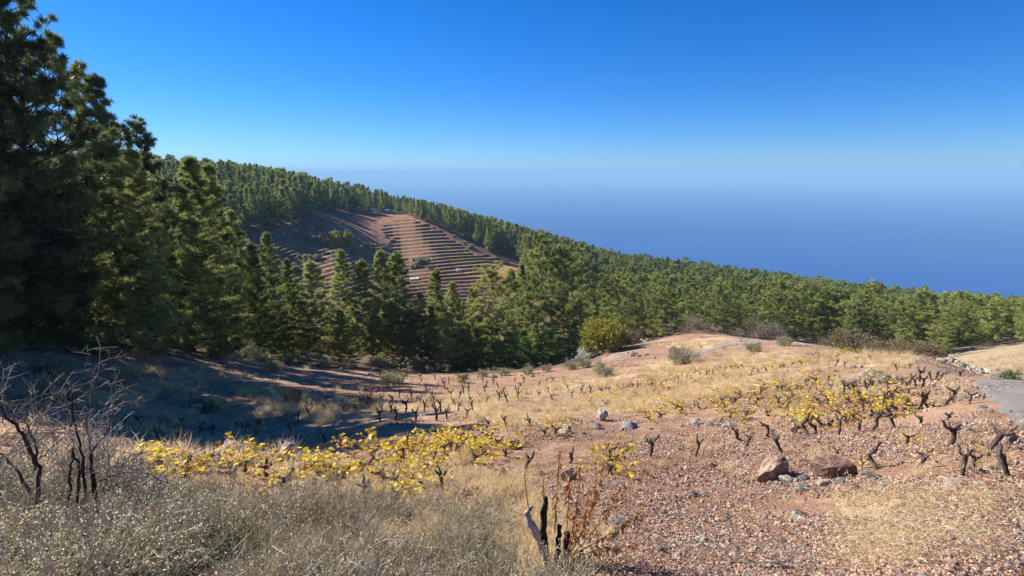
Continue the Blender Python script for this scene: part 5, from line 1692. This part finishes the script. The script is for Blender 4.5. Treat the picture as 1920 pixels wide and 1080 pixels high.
# fine leafless brushwood round the dead stems
bw = shrub(14, 0.55, 0.5, 9, 5, 0.010, twig_grey, 260, mauve, 0.035, 0.010, name='brushwood', parts=('branches', 'seed_heads'), tmin=0.0016)
for px, py, s, lab in [(30, 950, 1.8, 'tangle of fine grey brushwood at the left frame edge'), (75, 965, 1.5, 'fine grey brushwood between the two dead shrubs'), (120, 962, 1.7, 'fine grey brushwood at the foot of the dark upright stems'),
                       (205, 968, 1.0, 'fine grey brushwood right of the dark upright stems'), (-20, 930, 1.2, 'grey brushwood half cut by the left frame edge'), (250, 955, 0.8, 'small grey brushwood left of the yellow vines'),
                       (650, 965, 0.9, 'grey brushwood below the black vine stump'), (700, 975, 0.8, 'grey brushwood right of the black vine stump'), (610, 985, 0.8, 'grey brushwood over the fallen pale branch')]:
    put(bw, px, py, s, lab, 'brushwood', 'fine grey brushwood')

# charred stump with reddening shoots
e = proto_root('tree_stump')
RNG = np.random.default_rng(71)
g = Geo()
BR = 3.25
c = ray_pt(1040, 1072, BR)


def stem(pts, r0, r1, tint, sides=9, rough=0.25, n=14):
    k = len(pts)
    W = np.array([ray_pt(px, py, BR + d) for px, py, d in pts]) - c
    t = np.linspace(0, k - 1, n)
    W2 = np.stack([np.interp(t, np.arange(k), W[:, j]) for j in range(3)], 1) + RNG.normal(0, 0.003, (n, 3))
    g.tube(W2, np.linspace(r0, r1, n) * 0.6 * (1 + 0.3 * RNG.uniform(-1, 1, n)), sides, tint, rough=rough)
    return W2


stem([(1030, 1095, 0), (1024, 1040, 0), (1006, 1005, -0.02), (993, 975, 0), (986, 958, 0)], 0.052, 0.030, 0.75)
stem([(986, 965, 0), (992, 955, 0.02), (998, 950, 0.02)], 0.026, 0.018, 0.7)
stem([(1030, 1090, 0), (1020, 1030, 0.03), (1018, 975, 0.03), (1022, 932, 0.04)], 0.055, 0.028, 0.42)
stem([(1042, 1095, 0), (1046, 1040, -0.02), (1048, 985, 0)], 0.05, 0.026, 0.35)
stem([(1055, 1095, 0), (1060, 1040, 0.03), (1064, 1000, 0.03)], 0.048, 0.034, 0.35)
stem([(1062, 1090, 0.02), (1085, 1045, 0.02), (1092, 1030, 0.02)], 0.030, 0.018, 0.5)
stem([(1035, 1100, 0), (1045, 1075, 0), (1058, 1060, 0)], 0.085, 0.070, 0.35)
obj('trunk', g.mesh('stump_trunk', charred, True), e)
sh = Geo(); lf = Geo()
for pts in [[(1060, 1050), (1075, 990), (1085, 930), (1088, 870)], [(1065, 1045), (1100, 985), (1120, 925), (1135, 860)], [(1070, 1045), (1110, 1000), (1140, 960), (1170, 905)], [(1075, 1040), (1130, 1010), (1175, 980), (1215, 950)],
            [(1040, 1000), (1042, 950), (1046, 900), (1050, 845)], [(1062, 1020), (1064, 960), (1068, 920), (1066, 890)], [(1066, 1040), (1092, 1000), (1100, 960), (1104, 915)], [(1020, 940), (1018, 915), (1020, 895)], [(990, 950), (984, 900), (985, 850)],
            [(1072, 1050), (1120, 1030), (1160, 1025), (1200, 1020)], [(1068, 1030), (1085, 980), (1110, 940), (1118, 900)]]:
    d0 = RNG.uniform(-0.1, 0.1)
    W = np.array([ray_pt(px, py, BR + d0 * (i + 1) * 0.5) for i, (px, py) in enumerate(pts)]) - c
    t = np.linspace(0, len(pts) - 1, 12)
    W2 = np.stack([np.interp(t, np.arange(len(pts)), W[:, j]) for j in range(3)], 1)
    sh.tube(W2, np.linspace(0.0045, 0.0018, 12), 4, 0.5, cap=False)
    n = 70 if pts[0][0] > 1030 else 5
    ti = RNG.uniform(2, 11, n); cen = np.stack([np.interp(ti, np.arange(12), W2[:, j]) for j in range(3)], 1)
    small_leaves(lf, cen, RNG.normal(0, 0.8, (n, 3)) + [0, 0, -0.9], RNG.uniform(0.035, 0.075, n), 0.013, np.clip(RNG.normal(0.45, 0.28, n), 0, 1))
obj('shoots', sh.mesh('stump_shoots', cane_mat), e)
willow = leafy('reddening_leaf', [(0.0, (0.38, 0.10, 0.045)), (0.35, (0.46, 0.19, 0.07)), (0.65, (0.50, 0.33, 0.12)), (0.85, (0.34, 0.32, 0.13)), (1.0, (0.20, 0.24, 0.08))], 0.35)
obj('leaves', lf.mesh('stump_leaves', willow), e)
e.location = c
tag(e, 'charred split stump sprouting thin shoots with narrow rusty leaves', 'tree stump')
USED.add(e.name)

# ------------------------------------------------------------------ ground cover
cover = np.random.default_rng(99)
TMAX = np.maximum.accumulate(Zt / RG, axis=1)


def hits(px, py):
    X_ = (px - 960) / F; Y_ = CP + (540 - py) / F * SP; Z_ = (540 - py) / F * CP - SP
    az = np.arctan2(X_, Y_); t = Z_ / np.hypot(X_, Y_)
    i = np.clip(np.searchsorted(AZ, az) - 1, 0, len(AZ) - 2)
    r = np.empty(len(px))
    for k in range(len(px)):
        j = np.searchsorted(TMAX[i[k]], t[k])
        j = min(max(j, 1), len(RR) - 1)
        a, b_ = TMAX[i[k], j - 1], TMAX[i[k], j]
        f = 0 if b_ <= a else min(max((t[k] - a) / (b_ - a), 0), 1)
        r[k] = RR[j - 1] + f * (RR[j] - RR[j - 1])
    x = r * np.sin(az); y = r * np.cos(az)
    return x, y, ground_z_arr(x, y), r


def tilt_rot(x, y, amount=1.0):
    e_ = 0.15
    dx = (ground_z_arr(x + e_, y) - ground_z_arr(x - e_, y)) / (2 * e_) * amount
    dy = (ground_z_arr(x, y + e_) - ground_z_arr(x, y - e_)) / (2 * e_) * amount
    out = np.empty((len(x), 3), np.float32)
    sp_ = cover.uniform(0, 6.28, len(x))
    for k in range(len(x)):
        n = Vector((-dx[k], -dy[k], 1)).normalized()
        q = n.to_track_quat('Z', 'Y').to_matrix() @ Matrix.Rotation(sp_[k], 3, 'Z')
        out[k] = q.to_euler()[:]
    return out


straw_mat = leafy('dry_grass', [(0.0, (0.42, 0.29, 0.14)), (0.4, (0.66, 0.50, 0.26)), (0.8, (0.82, 0.66, 0.40)), (1.0, (0.88, 0.76, 0.52))], 0.45, 0.6, objvar=0.4)


def grass_mesh(seed, n, h, spread, lean=0.5):
    global RNG
    keep = RNG
    RNG = np.random.default_rng(seed)
    g = Geo()
    o = RNG.normal(0, spread, (n, 3)) * [1, 1, 0]; o[:, 2] = -0.02
    hh = h * RNG.uniform(0.45, 1.1, n)[:, None]
    d = unit(RNG.normal(0, lean, (n, 3)) * [1, 1, 0] + [0, 0, 1])
    s = unit(np.cross(d, RNG.normal(size=(n, 3)))) * 0.0035
    m = o + d * hh * 0.55
    t = m + unit(d + RNG.normal(0, lean, (n, 3)) * [1, 1, 0.3]) * hh * 0.5
    V = np.stack([o - s, o + s, m + s * 0.8, m - s * 0.8, t], 1).reshape(-1, 3)
    b_ = np.arange(n)[:, None] * 5
    g.add(V, b_ + np.array([[3, 2, 4]]), b_ + np.array([[0, 1, 2, 3]]), np.repeat(RNG.uniform(0.1, 0.9, n), 5))
    RNG = keep
    return g.mesh('grass_tuft', straw_mat)


GT = [grass_mesh(1, 70, 0.34, 0.10), grass_mesh(2, 60, 0.22, 0.14, 0.9), grass_mesh(3, 90, 0.42, 0.09, 0.35), grass_mesh(4, 60, 0.12, 0.2, 1.6)]
N = 27000
px = cover.uniform(-40, 1960, N); py = cover.uniform(640, 1079, N)
x, y, z, r = hits(px, py)
ia = np.clip(np.searchsorted(AZ, np.arctan2(x, y)) - 1, 0, len(AZ) - 1); ir = np.clip(np.searchsorted(RR, r) - 1, 0, len(RR) - 1)
sw = STRAW[ia, ir]
pr_ = np.where(r < 130, np.where((px > 1050) & (py > 770), 0.008, 0.02) + 0.95 * sw, 0) * (r < 75) * np.where((px < 900) & (py > 905), 0.25, 1.0) * np.where((px > 1150) & (py > 900), 0.35, 1.0)
road_px = in_poly(px, py, [(1824, 706), (1860, 700), (1960, 715), (1960, 850), (1890, 790)])
trk = in_poly(px, py, TN + TF[::-1])
keep_ = (cover.uniform(0, 1, N) < pr_) & ~road_px & ~trk
x, y, z, r, px, py, sw = [a[keep_] for a in (x, y, z, r, px, py, sw)]
n = len(x)
sc = np.interp(r, [3, 8, 20, 60], [0.55, 0.8, 1.0, 1.5]) * cover.uniform(0.6, 1.25, n)
hsc = sc * np.where(py > 900, np.where(px > 1150, 0.35, 0.65), 1.0)
scatter('dry_grass', np.stack([x, y, z], 1), np.stack([cover.normal(0, .12, n), cover.normal(0, .12, n), cover.uniform(0, 6.28, n)], 1), np.stack([sc * 1.2, sc * 1.2, hsc], 1), np.where((py > 900) & (px > 1150), cover.choice([1, 3, 3], n), cover.integers(0, 3, n)), GT)
print('GRASS', n)

# fine grey scrub that fills the near bank on the left
green_scrub = leafy('green_scrub_leaf', [(0.0, (0.16, 0.15, 0.09)), (0.4, (0.26, 0.28, 0.12)), (0.8, (0.42, 0.44, 0.20)), (1.0, (0.62, 0.60, 0.36))], 0.35, objvar=0.25)
scrub_mat = leafy('scrub_twig', [(0.0, (0.30, 0.24, 0.185)), (0.35, (0.56, 0.475, 0.36)), (0.6, (0.70, 0.63, 0.42)), (0.8, (0.80, 0.71, 0.46)), (1.0, (0.90, 0.83, 0.62))], 0.4, objvar=0.25)


def scrub_mesh(seed, stems=46, tw=7, bracts=520, h=0.34, rad=0.2, green=0.0):
    global RNG
    keep = RNG
    RNG = np.random.default_rng(seed)
    g = Geo()
    cs = []
    for i in range(stems):
        a = RNG.uniform(0, 6.28); R_ = rad * RNG.uniform(0, 1) ** 0.6
        o = np.array([math.cos(a) * R_ * 0.5, math.sin(a) * R_ * 0.5, -0.03])
        d = unit(np.array([math.cos(a) * R_ * 1.8, math.sin(a) * R_ * 1.8, h]))
        ln = h * RNG.uniform(0.6, 1.15)
        P = o + d * ln * np.linspace(0, 1, 4)[:, None] + np.cumsum(RNG.normal(0, 0.012, (4, 3)), 0)
        g.tube(P, [0.0034, 0.0028, 0.0022, 0.0012], 3, RNG.uniform(0.05, 0.45), cap=False)
        for _ in range(tw):
            k = RNG.uniform(0.8, 3); s_ = np.array([np.interp(k, range(4), P[:, j]) for j in range(3)])
            dd = unit(d + RNG.normal(0, 0.7, 3)); l2 = RNG.uniform(0.04, 0.13)
            g.tube([s_, s_ + dd * l2 * 0.5 + RNG.normal(0, .004, 3), s_ + dd * l2], [0.0016, 0.0013, 0.0008], 3, RNG.uniform(0.1, 0.6), cap=False)
            cs.append(s_ + dd * l2); cs.append(s_ + dd * l2 * 0.6)
    cs = np.array(cs)
    ix = RNG.integers(0, len(cs), bracts)
    small_leaves(g, cs[ix] + RNG.normal(0, 0.012, (bracts, 3)), RNG.normal(0, 0.8, (bracts, 3)) + [0, 0, 0.5], RNG.uniform(0.008, 0.019, bracts), 0.006, np.clip(RNG.normal(0.70, 0.2, bracts), 0, 1))
    RNG = keep
    return g.mesh('scrub_tuft', green_scrub if green else scrub_mat)


SM = [scrub_mesh(1, 32, 7, 480), scrub_mesh(2, 40, 7, 200), scrub_mesh(3, 40, 6, 700, 0.28, 0.24), scrub_mesh(4, 44, 8, 60, 0.38), scrub_mesh(5, 50, 7, 600, 0.26, 0.24, 1.0)]
N = 2700
px = cover.uniform(-160, 1120, N); py = cover.uniform(905, 1240, N)
top = np.interp(px, [-100, 100, 330, 480, 640, 760, 900, 1000, 1120], [880, 915, 925, 935, 935, 940, 950, 985, 1050]) + cover.normal(0, 9, N)
x, y, z, r = hits(px, py)
k_ = (py > top + 18) & ~((px > 940) & (px < 1120) & (py < 1125)) & (fbm(x / 0.8, y / 0.8, 71, 2) > -0.20) & (cover.uniform(0, 1, N) < np.interp(px, [600, 850, 1120], [1, 0.65, 0.25])) & (r > 2.2)
x, y, z, r, px = [a[k_] for a in (x, y, z, r, px)]
n = len(x)
sc = (0.45 + 0.95 * cover.uniform(0, 1, n) ** 1.6) * np.interp(px, [0, 500, 900], [1.0, 0.85, 0.7])
pick = np.where(px < 420, cover.choice([0, 2, 4, 1, 4], n), cover.choice([0, 1, 3, 3, 4, 2], n))
scatter('scrub_undergrowth', np.stack([x, y, z - 0.02], 1), np.stack([cover.normal(0, .18, n), cover.normal(0, .18, n), cover.uniform(0, 6.28, n)], 1), np.stack([sc, sc, sc], 1), pick, SM)
print('SCRUB', n)

# litter and gravel: small patches of loose bits lying on the soil
lit_mat = leafy('leaf_litter', [(0.0, (0.13, 0.06, 0.04)), (0.25, (0.32, 0.155, 0.095)), (0.6, (0.52, 0.34, 0.22)), (0.85, (0.68, 0.54, 0.36)), (1.0, (0.78, 0.68, 0.52))], 0.15, objvar=0.2)


def litter_mesh(seed, n, rad, L, w):
    global RNG
    keep = RNG
    RNG = np.random.default_rng(seed)
    g = Geo()
    a = RNG.uniform(0, 6.28, n); R_ = rad * np.sqrt(RNG.uniform(0, 1, n))
    cen = np.stack([np.cos(a) * R_, np.sin(a) * R_, RNG.uniform(0.002, 0.03, n)], 1)
    small_leaves(g, cen, RNG.normal(0, 1, (n, 3)) * [1, 1, 0.22], RNG.uniform(0.5, 1.4, n) * L, w * RNG.uniform(0.4, 1.5, n), np.clip(RNG.normal(0.42, 0.28, n), 0, 1))
    RNG = keep
    return g.mesh('litter_patch', lit_mat)


LM = [litter_mesh(1, 130, 0.36, 0.026, 0.011), litter_mesh(2, 110, 0.38, 0.07, 0.003), litter_mesh(3, 120, 0.36, 0.020, 0.012)]


def gravel_mesh(seed, n, rad, s0, s1, mat):
    rg = np.random.default_rng(seed)
    V0, T0 = rock_mesh(seed, sub=1, cuts=5)
    Vs = []; Ts = []
    for k in range(n):
        a = rg.uniform(0, 6.28); R_ = rad * math.sqrt(rg.uniform(0, 1)); s_ = s0 * (s1 / s0) ** (rg.uniform(0, 1) ** 2)
        q = Euler(rg.uniform(0, 6.28, 3)).to_matrix()
        V_ = (V0 * [s_, s_ * 0.8, s_ * 0.6]) @ np.array(q).T + [R_ * math.cos(a), R_ * math.sin(a), s_ * 0.25]
        Ts.append(T0 + k * len(V0)); Vs.append(V_)
    return new_mesh('gravel_patch', np.concatenate(Vs), np.concatenate(Ts), mat, False)


GM_ = [gravel_mesh(1, 40, 0.34, 0.006, 0.028, R_RED), gravel_mesh(2, 30, 0.36, 0.006, 0.035, R_PALE), gravel_mesh(3, 34, 0.36, 0.008, 0.04, R_GREY), gravel_mesh(4, 44, 0.34, 0.008, 0.03, R_RED)]
N = 12000
px = cover.uniform(-60, 1980, N); py = cover.uniform(625, 1160, N) ** 1.0
x, y, z, r = hits(px, py)
road_px = in_poly(px, py, [(1824, 706), (1860, 700), (2000, 715), (2000, 900), (1890, 790)])
k_ = (r < 80) & (fbm(x / 1.6, y / 1.6, 83, 3) > -0.08) & ~road_px & (cover.uniform(0, 1, N) < np.where((px < 900) & (py > 945), 0.25, 1.0))
x, y, z, r, px, py = [a[k_] for a in (x, y, z, r, px, py)]
n = len(x)
rot = tilt_rot(x, y)
is_g = cover.uniform(0, 1, n) < 0.42
sc = np.interp(r, [3, 10, 45, 80], [0.8, 1.2, 2.4, 3.6]) * cover.uniform(0.7, 1.2, n)
for nm, m_, src, km in (('gravel', is_g, GM_, 4), ('leaf_litter', ~is_g, LM, 3)):
    scatter(nm, np.stack([x, y, z + 0.004], 1)[m_], rot[m_], np.stack([sc, sc, sc * 0.9], 1)[m_], cover.integers(0, km, m_.sum()), src)
print('BITS', n)
